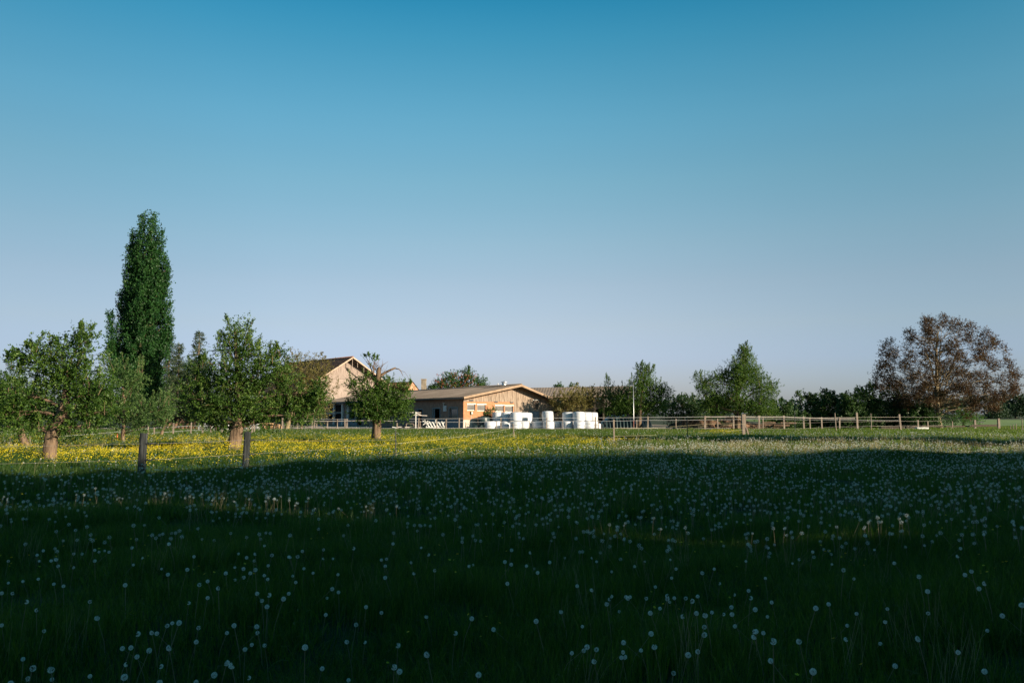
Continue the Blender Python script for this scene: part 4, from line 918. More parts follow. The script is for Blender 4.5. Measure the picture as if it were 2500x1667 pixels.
m = MB(); m.box(xat(660,82.5), xat(687,82.5), 82.5, 83.3, .05, .14); finish(m.build('board', M['rail']), label='pale flat board lying on the ground in front of the pallets', category='board')
# bench / trough things under the brown tree
m = MB()
for a, b, z in ((2150, 2208, .32), (2212, 2262, .30)): m.box(xat(a, 84), xat(b, 84), 84, 84.5, z-.22, z)
for a in (2154, 2180, 2204, 2216, 2258): m.box(xat(a, 84)-.05, xat(a, 84)+.05, 84.05, 84.4, 0, .08)
finish(m.build('feeding_trough', dark_wood), label='long low dark feeding trough by the fence left of the brown tree trunk', category='trough')
m = MB(); x0_, x1_ = xat(2238,83), xat(2266,83); m.box(x0_, x1_, 83, 83.06, 0, .30); m.box(x0_, x1_, 83.5, 83.56, 0, .30); m.box(x0_, x0_+.06, 83.061, 83.499, 0, .30); m.box(x1_-.06, x1_, 83.061, 83.499, 0, .30); m.box(x0_+.06,x1_-.06,83.06,83.5,.03,.06)
finish(m.build('water_trough', M['white_paint']), label='white rectangular water trough just left of the brown tree trunk', category='trough')

# lamp post
p = W(1547, HOR, 85.4); lp = thing('lamp_post', 'slim grey lamp post with a dark boxy floodlight in front of the spiky fruit tree', 'lamp post', (p.x, p.y, 0))
m = MB(); m.tube([(p.x,p.y,-.05),(p.x,p.y,1.2),(p.x,p.y,zat(938,86.5))], [.045,.035,.025], 8); m.build('pole', M['steel'], lp, smooth=True)
m = MB(); m.tube([(p.x,p.y,0),(p.x,p.y,1.0)], .065, 8); m.build('sleeve', pmat('red_sleeve', (.35,.12,.09), (.45,.2,.15), 5, .6, 0), lp, smooth=True)
m = MB(); z = zat(937,86.5); m.box(p.x-.32, p.x-.02, p.y-.16, p.y+.12, z-.14, z+.14); m.box(p.x-.36,p.x+.02,p.y-.20,p.y+.14,z+.141,z+.17); lh = m.build('lamp_head', M['dark_metal'], lp)
m = MB(); m.box(p.x-.30, p.x-.04, p.y-.175, p.y-.161, z-.11, z+.11); m.build('lens', glass, lh)

# ------------------------------------------------------------------ fences
def fpost(root, px, ytop, ybot, wpx, mat, d=None, lean=0, name='post', rnd=False, back=0):
    b = G(px, ybot); dd = d or b.y
    b = Vector((W(px, HOR, dd).x, dd, float(hgt(W(px,HOR,dd).x, dd)))); zt = zat(ytop, dd); w_ = wpx*dd/F; m = MB()
    tp = Vector((b.x + lean*dd/F, b.y, zt))
    w_ *= .6
    if rnd: m.tube([b-Vector((0,0,.1)), b.lerp(tp,.5), tp], [w_/2, w_/2, w_/2*.92], 10, jit=.06)
    else:
        m.beam(b-Vector((0,0,.1)), tp, w_, w_*.95)
    m.build(name, M[mat] if isinstance(mat, str) else mat, root); return b, tp
# front fence, from the left foreground into the meadow
ff_ = thing('meadow_fence', 'wire fence running from the square foreground posts across the meadow', 'fence', G(344,1157))
def old_post(px, ytop, ybot, wpx, lean):
    b = G(px, ybot); zt = zat(ytop, b.y); w_ = wpx*.86*b.y/F; n = 12; vs = []; lv = 16
    for i in range(lv+1):
        f = i/lv; z = b.z - .12 + (zt - b.z + .12)*f
        for j in range(n):
            a = 2*math.pi*(j+.5)/n; sq = 1/max(abs(math.cos(a)), abs(math.sin(a)))
            rr = w_/2*min(sq, 1.22)*(1 + random.uniform(-.035,.035) - .03*f)
            if j in (2, 7, 10): rr *= .93
            vs.append((b.x + lean*f*b.y/F + rr*math.cos(a), b.y + rr*math.sin(a), z + (random.uniform(-.02,.02) if i == lv else 0)))
    fs = [(i*n+j, i*n+(j+1)%n, (i+1)*n+(j+1)%n, (i+1)*n+j) for i in range(lv) for j in range(n)] + [tuple(lv*n+j for j in range(n))]
    m = MB(); m.add(vs, fs); return m.build('post', M['post_old'], ff_), b, zt
p1, b1, z1p = old_post(344, 1058, 1158, 20, 3); p1['label'] = 'thick square weathered post at the left'
p2, b2, z2p = old_post(598, 1054, 1144, 18, 4); p2['label'] = 'weathered foreground post with a chipped top'
b3, t3 = fpost(ff_, 968, 1052, 1119, 4.5, 'dark_metal', rnd=True, lean=-2)
b4, t4 = fpost(ff_, 1256, 1034, 1070, 4, 'post_wood', lean=-4, rnd=True, d=52)
b5, t5 = fpost(ff_, 1498.5, 1024, 1087, 6, 'post_wood')
b6, t6 = fpost(ff_, 1815, 1011, 1064, 15, 'post_wood', lean=0); 
m = MB(); m.beam(W(1822, 1043, b6.y-.1), b6 + Vector((.32,-.2,-.02)), .10, .10); m.build('brace', M['post_wood'], ff_)
b7, t7 = fpost(ff_, 2040, 1008, 1052, 4.5, 'post_wood', lean=-2, rnd=True, d=74)
fpost(ff_, 1677, 1020, 1073, 3.5, 'dark_metal', rnd=True); fpost(ff_, 1940, 1006, 1054, 2.5, 'dark_metal', rnd=True, d=76); fpost(ff_, 2126, 1009, 1052, 3, 'post_wood', rnd=True, d=78)
fpost(ff_, 2198, 1011, 1049, 6.5, 'post_wood', lean=-3, d=80)
def wire(root, pts, r, mat, name='wire', flat=False):
    m = MB()
    for a, b in zip(pts[:-1], pts[1:]):
        a = Vector(a); b = Vector(b); sag = (b-a).length*.004; P = [a.lerp(b, f) - Vector((0,0,sag*4*f*(1-f))) for f in (0,.25,.5,.75,1)]
        m.tube(P, r, 4 if r < .02 else 5, cap=False)
    m.build(name, M[mat], root)
for hs in ((.94, .92, .80, .92, .95, 1.0), (.50, .50, .66, .55, .72, .85), (.12, .14, .26, .30, .40, .5)):
    y_ = lambda b, h: (b.x, b.y-.08, b.z+h)
    wire(ff_, [(b1.x-9, b1.y-3.5, b1.z+hs[0]), y_(b1,hs[0]), y_(b2,hs[1]), y_(b3,hs[2])], .0035, 'wire')
for h3, h5, h6 in ((.66,.84,1.05), (.27,.42,.62)):
    wire(ff_, [(b3.x,b3.y-.05,b3.z+h3), (b4.x, b4.y-.05, (h3+h5)*.5+.03), (b5.x,b5.y-.09,b5.z+h5), (b6.x,b6.y-.22,h6-.15)], .0048, 'cord', 'cord')
for h in (.5, .95, 1.35):
    wire(ff_, [(b6.x,b6.y-.2,h), (b7.x,b7.y-.05,h), (xat(2126,78),78,h), (xat(2199,80),80,h), (xat(2300,84),84,h)], .007, 'wire', 'wire')
for b_, hs in ((b1, (.94,.5,.12)), (b2, (.92,.5,.14))):
    for h in hs:
        m = MB(); m.tube([(b_.x+.12, b_.y-.05, b_.z+h), (b_.x+.30, b_.y-.02, b_.z+h-.01)], [.02,.012], 6); m.tube([(b_.x+.2, b_.y-.04, b_.z+h+.02), (b_.x+.52, b_.y+.05, b_.z+h)], .006, 4); m.build('insulator', M['dark_metal'], ff_)
# yard fence: posts by pixel
yf = thing('yard_fence', 'long yard fence of pale posts, white tapes and rails in front of the sheds', 'fence', G(1120,1050))
YD = 85.0
for px, yt, yb, wp in [(690.5,1020,1051,5),(670,1030,1056,4),(727,1029,1052,4),(763,1025,1052,4),(768,1024,1050,4.5),(774,1031,1048,3),(800,1027,1049,4),(824,1023,1048,3),(843,1022,1048,4),(847.5,1022,1050,4.5),
        (970,1032,1048,4),(1022,1020,1051,4.5),(1027,1027,1048,3),(1066,1023,1048,4),(1077,1029,1046,3),(1089,1023,1048,5),(1121,1020,1050,4.5),(1137,1030,1048,3),(1212,1028,1047,3),(1223,1019,1050,4.5),(1291,1027,1047,3),(1334,1019,1050,4),
        (1374,1024,1048,2.5),(1453.5,1017,1051,5),(1461,1025,1048,3.5),(1554,1024,1047,4),(1581,1016,1052,4.5),(1650,1022,1048,4),(1720.5,1015,1051,7),(1752,1022,1048,4),(1790.5,1015,1048,6),(1852.5,1014,1046,6),(1862,1020,1045,4),(1913.5,1014,1044,6),(1961,1016,1045,6),(1977,1020,1044,4),(2005.5,1018,1045,5),(2048.5,1019,1046,5),(2092,1007,1038,7)]:
    dd = YD if yb < 1051 else YD - 2
    fpost(yf, px, yt, yb, wp, 'post_wood', d=dd + random.uniform(-.3,.3), lean=random.uniform(-1,1), rnd=wp < 4)
def rl(pp, r, mat, name, dd=YD-.25): 
    wire(yf, [W(x, y, dd) for x, y in pp], r, mat, name)
rl([(690,1021),(847,1023)], .014, 'tape', 'tape'); rl([(715,1026.5),(768,1028),(909,1026),(970,1028)], .035, 'rail', 'rail')
rl([(1000,1022),(1121,1021.5),(1223,1020.5),(1334,1020),(1453,1019.5),(1581,1018.5),(1720,1017)], .017, 'tape', 'tape')
rl([(1000,1028.5),(1121,1030),(1223,1029.5),(1374,1028),(1498,1027.5),(1581,1025.5),(1720,1024.5)], .016, 'tape', 'tape')
rl([(1089,1045),(1223,1042.5),(1334,1040)], .013, 'tape', 'tape')
rl([(1720,1017.5),(1790,1017),(1852,1017.5),(1913,1017.5)], .05, 'rail', 'rail'); rl([(1913,1017.5),(1961,1019.5),(2005,1021),(2087,1021.5)], .048, 'rail', 'rail')
rl([(1720,1024.5),(1852,1022),(2092,1025),(2200,1026)], .013, 'tape', 'tape'); rl([(1500,1047),(1600,1044),(1720,1035),(1790,1033)], .012, 'cord', 'tape')
rl([(760,1041),(847,1042),(909,1043)], .014, 'tape', 'tape'); rl([(720,1045),(768,1042)], .025, 'rail', 'rail')
# low timber edging in front of the yard (dark face, pale top)
ed = thing('timber_edging', 'low timber edging boards with a pale top along the front of the yard', 'edging', (0, 84.4, 0))
x = xat(760, 84.4)
while x < xat(1716, 84.4):
    l = random.uniform(3.4, 4.6); m = MB(); m.box(x, x+l-.02, 84.38, 84.5, -.02, .13+random.uniform(-.015,.015)); m.build('edging_board', dark_wood, ed)
    m = MB(); m.box(x, x+l-.02, 84.36, 84.52, .16, .185); m.build('cap_board', M['rail'], ed); x += l
# left fence
lf = thing('left_fence', 'thin post and wire fence behind the left apple trees, ending at the cattle panels', 'fence', G(424,1062))
for px, yt, yb, wp in [(424,1032,1062,5),(467,1031,1061,4),(496,1033,1062,4.5),(378,1042,1066,4),(362,1040,1063,4),(157,1068,1080,4),(77,1063,1085,4),(28,1068,1088,3),(253,1060,1078,3),(516,1036,1060,4),(543,1037,1060,4),(608,1032,1060,5),(616,1034,1060,5),(622,1030,1058,4)]:
    fpost(lf, px, yt, yb, wp, 'post_wood', d=min(dgr(yb), 70 if px > 300 else 56), lean=random.uniform(-1,2))
for y_ in ((1086,1060,1036,1034,1030),(1092,1070,1048,1045,1042)):
    wire(lf, [W(-60,y_[0],52), W(157,y_[1]+4,54), W(378,y_[2]+8,66), W(467,y_[3]+5,68), W(608,y_[4]+8,70)], .008, 'tape', 'wire')
m = MB(); bb = G(286, 1074); m.tube([bb, bb+Vector((0,0,.5))], .03, 6); finish(m.build('stake', pmat('red_stake', (.5,.08,.04), (.55,.12,.06), 4, .6, 0)), label='short red stake in the grass behind the left apple trees', category='stake')
# right plank fence
pf = thing('plank_fence', 'low wooden gate posts joined by a plank at the right end of the meadow', 'fence', G(2400,1046))
for px, yt, yb, wp in [(2379,1025,1045,7),(2437,1021,1046,8),(2264,1029,1045,4),(2240,1025,1044,5),(2324,1028,1043,3)]: fpost(pf, px, yt, yb, wp, 'post_wood', d=88)
m = MB(); m.beam(W(2372,1039,87.9), W(2434,1038,87.9), .06, .20); m.build('plank', dark_wood, pf)
m = MB(); m.beam(W(2383,1028,87.9), W(2392,1029,87.9), .04, .06); m.beam(W(2391,1030,87.9), W(2402,1030.5,87.9), .06, .10); m.build('latch', M['dark_metal'], pf)
m = MB(); m.beam(W(2215,1041,88.4), W(2378,1040,88.4), .06, .14); m.build('plank', dark_wood, pf)
tf = thing('wire_fence', 'thin wire fence with slim stakes at the right edge in front of the bright field', 'fence', (xat(2494,76), 76, 0))
for px, yt, yb in [(2494,1022,1050),(2479,1034,1046),(2472,1036,1046),(2465,1038,1047),(2540,1020,1050)]: fpost(tf, px, yt, yb, 3, 'post_wood', d=80 if px != 2494 else 76, rnd=True)
for h in (.3,.7,1.1): wire(tf, [(xat(2300,84),84,h), (xat(2437,83),83,h), (xat(2494,76),76,h), (xat(2600,70),70,h)], .006, 'wire')

# ------------------------------------------------------------------ meadow: grass, flowers
protos = {}
def proto_collection(name, objs):
    c = bpy.data.collections.new(name)
    for o in objs:
        for cc in list(o.users_collection): cc.objects.unlink(o)
        c.objects.link(o)
    return c
def grass_patch(i, nb, rad, h0, h1, wd, lit_tint=0.0):
    r = rad*np.sqrt(rng.uniform(0, 1, nb)); a = rng.uniform(0, 2*np.pi, nb)
    b = np.stack([r*np.cos(a), r*np.sin(a), np.full(nb, -.03)], 1)
    h = rng.uniform(h0, h1, nb); az = rng.uniform(0, 2*np.pi, nb); ln = rng.uniform(.05, .65, nb)*h
    ld = np.stack([np.cos(az), np.sin(az), np.zeros(nb)], 1); sa = rng.uniform(0, 2*np.pi, nb); sd_ = np.stack([np.cos(sa), np.sin(sa), np.zeros(nb)], 1)*wd/2*rng.uniform(.6,1.4,(nb,1))
    wk = rng.uniform(0, 1, nb) < .07; sd_[wk] *= 4.5; h[wk] *= .55; ln[wk] *= .9      # broad weed leaves between the blades
    up = np.array([0,0,1.])
    m1 = b + up*(h*.5)[:,None] + ld*(ln*.25)[:,None]; m2 = b + up*(h*.82)[:,None] + ld*(ln*.6)[:,None]; tp = b + up*(h*(1-.25*(ln/h)))[:,None] + ld*ln[:,None]*1.1
    V = np.stack([b-sd_, b+sd_, m1+sd_*.9, m1-sd_*.9, m2+sd_*.6, m2-sd_*.6, tp], 1).reshape(-1, 3)
    k = np.arange(nb)[:,None]*7
    Q = np.concatenate([k+np.array([[0,1,2,3]]), k+np.array([[3,2,4,5]])]); T = k+np.array([[5,4,6]])
    tint = np.clip(rng.beta(2, 2.2, nb)*.9 + lit_tint, 0, 1); tf_ = np.concatenate([tint, tint, tint])
    return mesh_np('grass_tuft', V, Q, T, mat=M['grass'], attrs={'tint': ('FACE', tf_)})
def gn_scatter(name, pts, rot, scl, idx, coll, label):
    me = bpy.data.meshes.new(name); me.vertices.add(len(pts)); me.vertices.foreach_set('co', np.asarray(pts, np.float32).ravel())
    for an, tp, arr, key in (('rot', 'FLOAT_VECTOR', rot, 'vector'), ('scl', 'FLOAT_VECTOR', scl, 'vector'), ('idx', 'INT', idx, 'value')):
        at = me.attributes.new(an, tp, 'POINT'); at.data.foreach_set(key, np.asarray(arr, np.int32 if tp == 'INT' else np.float32).ravel())
    o = bpy.data.objects.new(name, me); C.objects.link(o)
    g = bpy.data.node_groups.new(name + '_nodes', 'GeometryNodeTree')
    g.interface.new_socket('Geometry', in_out='INPUT', socket_type='NodeSocketGeometry'); g.interface.new_socket('Geometry', in_out='OUTPUT', socket_type='NodeSocketGeometry')
    gi = g.nodes.new('NodeGroupInput'); go = g.nodes.new('NodeGroupOutput')
    ci = g.nodes.new('GeometryNodeCollectionInfo'); ci.inputs['Collection'].default_value = coll; ci.inputs['Separate Children'].default_value = True; ci.inputs['Reset Children'].default_value = True
    ip = g.nodes.new('GeometryNodeInstanceOnPoints'); ip.inputs['Pick Instance'].default_value = True
    g.links.new(gi.outputs[0], ip.inputs['Points']); g.links.new(ci.outputs[0], ip.inputs['Instance'])
    for an, dt, sock in (('rot', 'FLOAT_VECTOR', 'Rotation'), ('scl', 'FLOAT_VECTOR', 'Scale'), ('idx', 'INT', 'Instance Index')):
        na = g.nodes.new('GeometryNodeInputNamedAttribute'); na.data_type = dt; na.inputs['Name'].default_value = an
        g.links.new(na.outputs['Attribute'], ip.inputs[sock])
    g.links.new(ip.outputs[0], go.inputs[0])
    md = o.modifiers.new('scatter', 'NODES'); md.node_group = g
    return finish(o, kind='stuff', label=label)
def vnoise(x, y, s, seed=0):
    return .5 + .25*np.sin(x/s*1.7+seed)*np.cos(y/s*2.3-seed*1.3) + .25*np.sin(x/s*.8-y/s*1.1+seed*2.1)*np.sin(y/s*.9+x/s*1.9+seed)
def wedge(d0, d1, dens, mar=1.2, slope=.66):
    n = int(dens*(slope*(d1**2-d0**2) + 2*mar*(d1-d0))); y = np.sqrt(rng.uniform(d0**2, d1**2, n)); hw = slope*y + mar
    return rng.uniform(-1, 1, n)*hw, y
def scatter_ring(name, label, d0, d1, dens, coll, nproto, smin=.8, smax=1.3, mask=None, zj=0.0):
    x, y = wedge(d0, d1, dens); 
    if mask is not None: k = mask(x, y); x, y = x[k], y[k]
    n = len(x); nz = vnoise(x, y, 1.6, 3)
    s = rng.uniform(smin, smax, n)
    scl = np.stack([s, s, s*(.5 + .95*nz)], 1)
    rot = np.stack([rng.normal(0, .06, n), rng.normal(0, .06, n), rng.uniform(0, 6.28, n)], 1)
    return gn_scatter(name, np.stack([x, y, hgt(x, y)], 1), rot, scl, rng.integers(0, nproto, n), coll, label)
near = proto_collection('grass_near', [grass_patch(i, 150, .30, .07, .24, .0042) for i in range(6)])
mid = proto_collection('grass_mid', [grass_patch(i, 130, .40, .06, .20, .009) for i in range(6)])
far = proto_collection('grass_far', [grass_patch(i, 120, .70, .06, .19, .022, lit_tint=.24) for i in range(5)])  # sunlight put into the tint: far blades made paler so they look lit
scatter_ring('grass', 'shaded meadow grass nearest the viewer', 2.2, 12, 22, near, 6)
scatter_ring('grass', 'shaded meadow grass in the middle distance', 12, 34, 9, mid, 6)
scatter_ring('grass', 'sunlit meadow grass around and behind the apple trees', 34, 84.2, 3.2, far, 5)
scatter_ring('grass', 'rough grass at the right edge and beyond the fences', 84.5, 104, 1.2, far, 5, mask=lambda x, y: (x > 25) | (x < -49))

# flower prototypes
def clock(seed, npap, r=.021, ht=.28, blown=None):
    rg = np.random.default_rng(seed); V = []; T = []; mi = []; tint = []
    bend = rg.normal(0, .05, 2); top = np.array([bend[0], bend[1], ht])
    # stem: three-sided tapered tube
    lv = [np.array([0,0,-.02]), np.array([bend[0]*.3, bend[1]*.3, ht*.5]), top]
    for p in lv:
        for j in range(3): V.append(p + np.array([math.cos(j*2.09), math.sin(j*2.09), 0])*.0024)
    for i in range(2):
        for j in range(3):
            a, b, c, d = i*3+j, i*3+(j+1)%3, (i+1)*3+(j+1)%3, (i+1)*3+j; T += [(a,b,c),(a,c,d)]; mi += [0,0]; tint += [0,0]
    ns = len(V)
    # receptacle
    o = np.array([[1,0,0],[-1,0,0],[0,1,0],[0,-1,0],[0,0,1],[0,0,-1]])*.0052; k = len(V); V += [top+q for q in o]
    for f in ((0,2,4),(2,1,4),(1,3,4),(3,0,4),(2,0,5),(1,2,5),(3,1,5),(0,3,5)): T.append(tuple(k+i for i in f)); mi.append(1); tint.append(0)
    # pappus umbrellas
    for i in range(npap):
        z = 1 - 2*(i+.5)/npap; ph = i*2.39996; dr = np.array([math.sqrt(1-z*z)*math.cos(ph), math.sqrt(1-z*z)*math.sin(ph), z]) + rg.normal(0,.06,3); dr /= np.linalg.norm(dr)
        if rg.random() < .05 or (blown is not None and dr @ blown > .25): continue
        rr = r*rg.uniform(.92, 1.06); s = np.cross(dr, [.3,.5,.8]); s /= np.linalg.norm(s); u = np.cross(dr, s)
        k = len(V); V += [top+dr*.004+s*.0004, top+dr*.004-s*.0004, top+dr*rr*.78]; T.append((k,k+1,k+2)); mi.append(2); tint.append(.2)
        c = top + dr*rr*.78; st = rg.uniform(0, 6)
        for j in range(5):
            a = st + j*1.2566; q = s*math.cos(a) + u*math.sin(a); w_ = (-s*math.sin(a) + u*math.cos(a))*.0017
            k = len(V); V += [c, c + dr*r*.22 + q*r*.30 + w_, c + dr*r*.22 + q*r*.30 - w_]; T.append((k,k+1,k+2)); mi.append(2); tint.append(rg.uniform(.3,1))
    return np.array(V), T, mi, tint, ns
def clock_lo(seed, r=.023, ht=.26):
    rg = np.random.default_rng(seed+50); V, T, mi, tint, ns = clock(seed, 0, r, ht); V = list(V); top = V[ns] - np.array([.0052,0,0])
    n = 22
    for i in range(n):
        z = 1 - 2*(i+.5)/n; ph = i*2.39996; dr = np.array([math.sqrt(1-z*z)*math.cos(ph), math.sqrt(1-z*z)*math.sin(ph), z]); s = np.cross(dr, [.3,.5,.8]); s /= np.linalg.norm(s); u = np.cross(dr, s)
        k = len(V); c = top + dr*r*rg.uniform(.85,1.05); a = rg.uniform(0, 6); q1 = (s*math.cos(a)+u*math.sin(a)); q2 = (-s*math.sin(a)+u*math.cos(a)); L = r*.30
        V += [c+q1*L, c-q1*L*.5+q2*L*.85, c-q1*L*.5-q2*L*.85]; T.append((k,k+1,k+2)); mi.append(2); tint.append(rg.uniform(.3,1))
    return np.array(V), T, mi, tint, ns
lo_p = []
for s in range(5):
    V, T, mi, tint, ns = clock_lo(s, .0185, [.24,.29,.33,.20,.27][s]); lo_p.append(mesh_np('dandelion_clock', V, None, T, mats=[M['stem'], M['seed'], M['fluff']], midx=mi, attrs={'tint': ('FACE', tint)}))
lo_c = proto_collection('dandelion_protos', lo_p)
# near dandelions: each a thing > stem, seed_head
near_m = []
for s in range(5):
    ht = [.30,.26,.34,.22,.28][s]; V, T, mi, tint, ns = clock(s+10, 40, .0142, ht, [None, None, np.array([.6,-.7,.3]), None, np.array([-.8,.1,.5])][s]); T = np.array(T); mi = np.array(mi); tint = np.array(tint)
    so = mesh_np('stem', V[:ns], None, T[mi == 0], mat=M['stem']); k = mi > 0
    ho = mesh_np('seed_head', V[ns:], None, T[k]-ns, mats=[M['seed'], M['fluff']], midx=mi[k]-1, attrs={'tint': ('FACE', tint[k])})
    near_m.append((so.data, ho.data, ht, V[ns]-np.array([.0052,0,0]))); bpy.data.objects.remove(so); bpy.data.objects.remove(ho)
cropA = [(211,840),(336,846),(325,876),(304,938),(579,803),(151,716),(183,815),(573,458),(617,607),(970,611),(1099,580),(1066,605),(1000,661),(878,660),(836,709),(781,737),(808,750),(875,762),(1029,788),(1079,773),(1253,664),(1445,869),(1366,940),(1477,922),(1590,850),(1564,707),(1608,664),(1638,606),(1690,619),(1493,596),(1703,511),(1639,443),(1671,431),(1716,436),(1808,463),(1842,403),(1236,197),(1075,159),(1554,323),(1596,294),(1686,281),(1439,316),(1945,771),(2057,812),(2225,862),(2273,519),(2330,565),(2336,417),(2079,480),(1268,569),(1323,470),(1204,457),(1390,435),(70,907),(233,488),(12,566),(345,299),(148,271),(246,257),(56,268),(602,222),(468,222),(12,365),(2256,115),(1998,225),(1868,243),(2157,230),(2160,365),(2088,380),(2119,378),(792,958),(1030,248),(1270,397),(1323,366),(1449,607)]
cropB = [(38,470),(240,1257),(143,1295),(108,1247),(215,1335),(524,1248),(517,1285),(500,1320),(536,1350),(704,1218),(812,1219),(847,1346),(1044,1436),(1200,1442),(1300,1362),(1369,1277),(1240,861),(1285,963),(1377,1062),(1368,1106),(1656,943),(1686,1026),(1887,1125),(1908,1190),(1887,1257),(1982,1097),(2092,1432),(2063,1515),(1565,805),(902,744),(978,652),(979,701),(803,938),(757,597),(566,627),(547,577),(589,537),(395,556),(1000,523),(1050,550),(1293,544),(1825,528),(1342,337),(1520,335),(852,399),(348,768),(477,693),(1142,975),(1850,715),(1897,860),(1674,452),(2000,397),(240,158),(183,482),(194,510),(1443,765)]
spots = [(a/2.6133, 1300+b/2.6133) for a, b in cropA] + [(1400+a/4.272, 1300+b/4.272) for a, b in cropB]
P3 = []
for px, py in spots:
    k = random.randrange(5); r = ray(px, py); t_ = (near_m[k][2] - CAMH)/r.z; P3.append((r.x*t_, r.y*t_, k))
# random clocks over the shaded meadow, clustered
x, y = wedge(3.9, 33, 21, .4, .64); kq = rng.uniform(0, 1, len(x)) < np.interp(y, [4, 7, 10, 13, 40], [.36, .50, .80, 1, 1]); x, y = x[kq], y[kq]
dn = vnoise(x, y, 1.1, 1)*vnoise(x, y, 3.1, 4)*3.2 + .10
dark = np.zeros(len(x))
for cx, cy, sx, sy in ((-2.6,9.4,1.8,1.1),(4.2,7.6,2.2,.9),(-1.7,11.2,1.2,1.2),(-4.5,10.5,2,.8),(8.5,8.5,2,.6),(2,17,2,1.2),(5.5,15,2,1)): dark = np.maximum(dark, np.exp(-((x-cx)/sx)**2-((y-cy)/sy)**2))
px_ = 1250 + F*x/y; left = y > np.interp(px_, [0, 300, 900, 1300, 1500], [17.5, 19.5, 26, 31, 40])
pr_ = dn*(1-.93*dark)*np.where(y < 8.6, .62, 1)*np.where(left, .06, 1)
k = rng.uniform(0, 1, len(x)) < pr_
# where the photograph's own clocks were traced, add fewer random ones
ppy = HOR + F*(CAMH-.28)/y; tr = (ppy > 1380) & (((px_ < 900)) | ((px_ > 1400) & (px_ < 1900))); k &= ~(tr & (rng.uniform(0,1,len(x)) < .75))
x, y = x[k], y[k]; kk = rng.integers(0, 5, len(x)); allp = [(a, b, c, 0) for a, b, c in P3] + [(float(a), float(b), int(c), 1) for a, b, c in zip(x, y, kk)]
allp.sort(key=lambda q: q[1]); nearp, rest = allp[:300], allp[300:]
DL = 'white dandelion seed head on a thin stem in the shaded near meadow'
for a, b, c, rd in nearp:
    sm, hm, ht, tp = near_m[c]; rz_ = random.uniform(0, 6.28); s = random.uniform(.75, 1.15)
    # keep the head where the photograph has it: shift the root by the stem's bend
    ox = (tp[0]*math.cos(rz_) - tp[1]*math.sin(rz_))*s; oy = (tp[0]*math.sin(rz_) + tp[1]*math.cos(rz_))*s
    o = bpy.data.objects.new('dandelion', None); C.objects.link(o); o.location = (a-ox, b-oy, float(hgt(a, b))); o.rotation_euler = (0, 0, rz_); o.scale = (s,)*3
    o['label'] = DL; o['category'] = 'dandelion'; o['group'] = 'dandelion seed heads in the near meadow'
    for nm, me in (('stem', sm), ('seed_head', hm)):
        c_ = bpy.data.objects.new(nm, me); c_.parent = o; C.objects.link(c_)
def put_flowers(name, label, X, Y, coll, npr, smin=.8, smax=1.25):
    n = len(X); s = rng.uniform(smin, smax, n)
    return gn_scatter(name, np.stack([X, Y, hgt(X, Y)], 1), np.stack([rng.normal(0,.12,n), rng.normal(0,.12,n), rng.uniform(0,6.28,n)], 1), np.stack([s,s,s], 1), rng.integers(0, npr, n), coll, label)
put_flowers('dandelion_carpet', 'countless dandelion seed heads in the shaded meadow farther off', np.array([q[0] for q in rest]), np.array([q[1] for q in rest]), lo_c, 5)
# sunlit band of seed heads
def band(dens, d0, d1, fn):
    x, y = wedge(d0, d1, dens, 1, .66); px = 1250 + F*x/y; py = HOR + F*CAMH/y; p = fn(px, py, x, y); k = rng.uniform(0, 1, len(x)) < p; return x[k], y[k]
ss = lambda v, a, b: np.clip((v-a)/(b-a), 0, 1)
X, Y = band(40, 30, 62, lambda px, py, x, y: np.clip(ss(px, 1350, 1750)*ss(py, 1060, 1092)*(.01+.40*vnoise(x,y,1.6,2)**1.8) + .012 + .05*ss(px,1500,2300) + .06*(px < 620)*(py > 1088)*(py < 1102), 0, 1))
put_flowers('dandelion_carpet', 'sunlit band of pale dandelion seed heads on the right', X, Y, lo_c, 5, .9, 1.3)
X, Y = band(.8, 45, 83, lambda px, py, x, y: .25+.75*vnoise(x,y,3,5)); put_flowers('dandelion_carpet', 'thin scatter of seed heads in the far sunlit meadow', X, Y, lo_c, 5, 1.0, 1.4)
# dry pale stalks
def stalk_proto(i):
    m = MB()
    for _ in range(9):
        a = random.uniform(0, 6.28); r = random.uniform(0, .12); h = random.uniform(.22, .42); b = Vector((r*math.cos(a), r*math.sin(a), 0)); l = Vector((random.uniform(-.3,.3), random.uniform(-.3,.3), 1))*h
        m.tube([b, b+l*.6, b+l+Vector((random.uniform(-.03,.03),0,0))], [.0013,.0011,.0007], 3, cap=False)
    return m.build('stalks', M['stalk'])
st_c = proto_collection('stalk_protos', [stalk_proto(i) for i in range(4)])
x, y = wedge(3, 20, 1.6, .5, .64); k = vnoise(x, y, 1.3, 9) > .5; put_flowers('dry_stalks', 'thin pale dry stalks among the near grass', x[k], y[k], st_c, 4)
X, Y = band(13, 31, 44, lambda px, py, x, y: np.clip(ss(px, 1400, 1750)*(py > 1088)*(.05+.9*vnoise(x,y,2.2,6)**1.5) + .12*(px < 600)*(py > 1085), 0, 1)); put_flowers('dry_stalks', 'pale stalks in the sunlit band on the right', X, Y, st_c, 4, .9, 1.2)
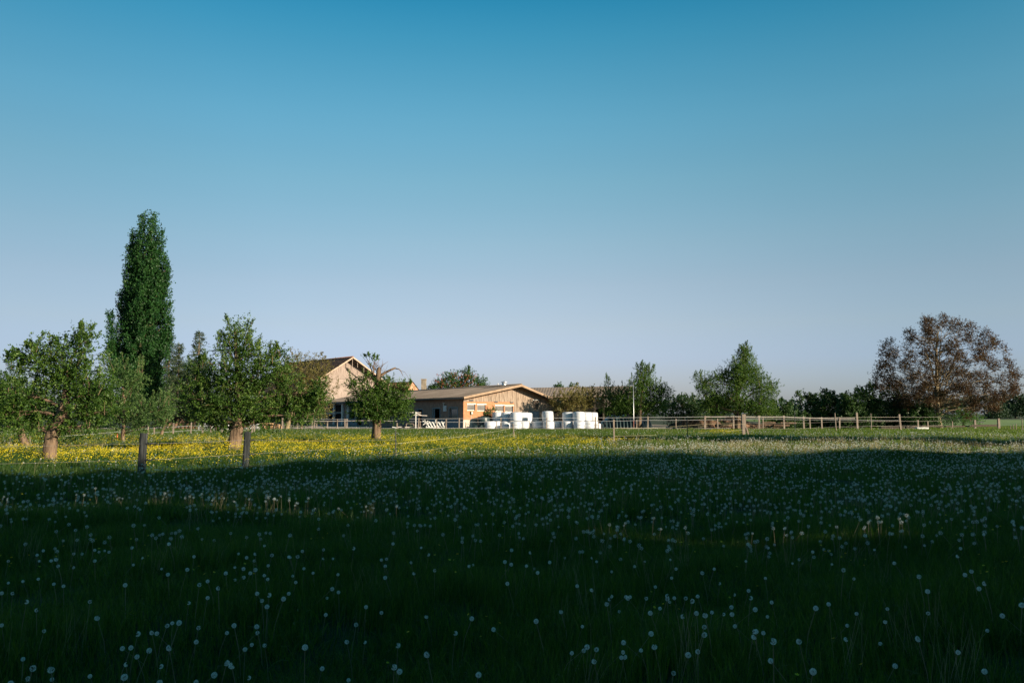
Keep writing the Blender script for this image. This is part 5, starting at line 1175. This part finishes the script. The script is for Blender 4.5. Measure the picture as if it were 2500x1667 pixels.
# buttercups
def butter_proto(i, nf, big):
    V = []; Fc = []; mi = []
    def tri(a, b, c, k): n = len(V); V.extend([a, b, c]); Fc.append((n, n+1, n+2)); mi.append(k)
    for _ in range(nf):
        a = random.uniform(0, 6.28); r = random.uniform(0, .16); h = random.uniform(.17, .32); b = Vector((r*math.cos(a)*.6, r*math.sin(a)*.6, 0)); t = Vector((r*math.cos(a), r*math.sin(a), h))
        s = Vector((math.sin(a), -math.cos(a), 0))*.0022; tri(b-s, b+s, t, 0); tl = Vector((random.uniform(-.6,.6), random.uniform(-.6,.6), 1)).normalized(); u = tl.orthogonal().normalized(); v = tl.cross(u)
        for j in range(5):
            p = j*1.2566; q = u*math.cos(p)+v*math.sin(p); w_ = (-u*math.sin(p)+v*math.cos(p)); R_ = big
            e1 = t + q*R_*.75 + w_*R_*.5 + tl*R_*.45; e2 = t + q*R_*.75 - w_*R_*.5 + tl*R_*.45; e3 = t + q*R_*1.0 + tl*R_*.6
            tri(t, e1, e2, 1); tri(e1, e3, e2, 1)
    return mesh_np('buttercup', [tuple(v) for v in V], None, Fc, mats=[M['bush_leaf'], M['butter']], midx=mi)
bt_c = proto_collection('buttercup_protos', [butter_proto(i, 8, .0115) for i in range(4)])
def bfn(px, py, x, y):
    c = np.interp(px, [0, 400, 800, 1000, 1250, 1500, 1600], [1128, 1114, 1102, 1097, 1092, 1084, 1082]); hw = np.interp(px, [0, 400, 900, 1250, 1600], [16, 20, 16, 10, 5])
    core = np.exp(-((py-c)/hw)**2)*np.interp(px, [0, 300, 900, 1200, 1500, 1620], [.8, 1, 1, .75, .5, 0])
    return np.clip(core*(.1+1.5*vnoise(x, y, 1.2, 7)**1.5) + .6*np.exp(-((px-1765)/45)**2-((py-1060)/5)**2) + .10*(px < 1500)*(py > 1070), 0, 1)
X, Y = band(19, 24, 70, bfn); put_flowers('buttercup_carpet', 'band of yellow buttercups in the sunlit grass around the apple trunks', X, Y, bt_c, 4, .9, 1.4)
bt2 = proto_collection('buttercup_near', [butter_proto(i+9, 2, .010) for i in range(3)])
x, y = wedge(4, 16, 3.0, .3, .64); k = vnoise(x, y, 1.0, 12) > .6; put_flowers('buttercup_scatter', 'few small yellow flowers in the shaded near grass', x[k], y[k], bt2, 3)
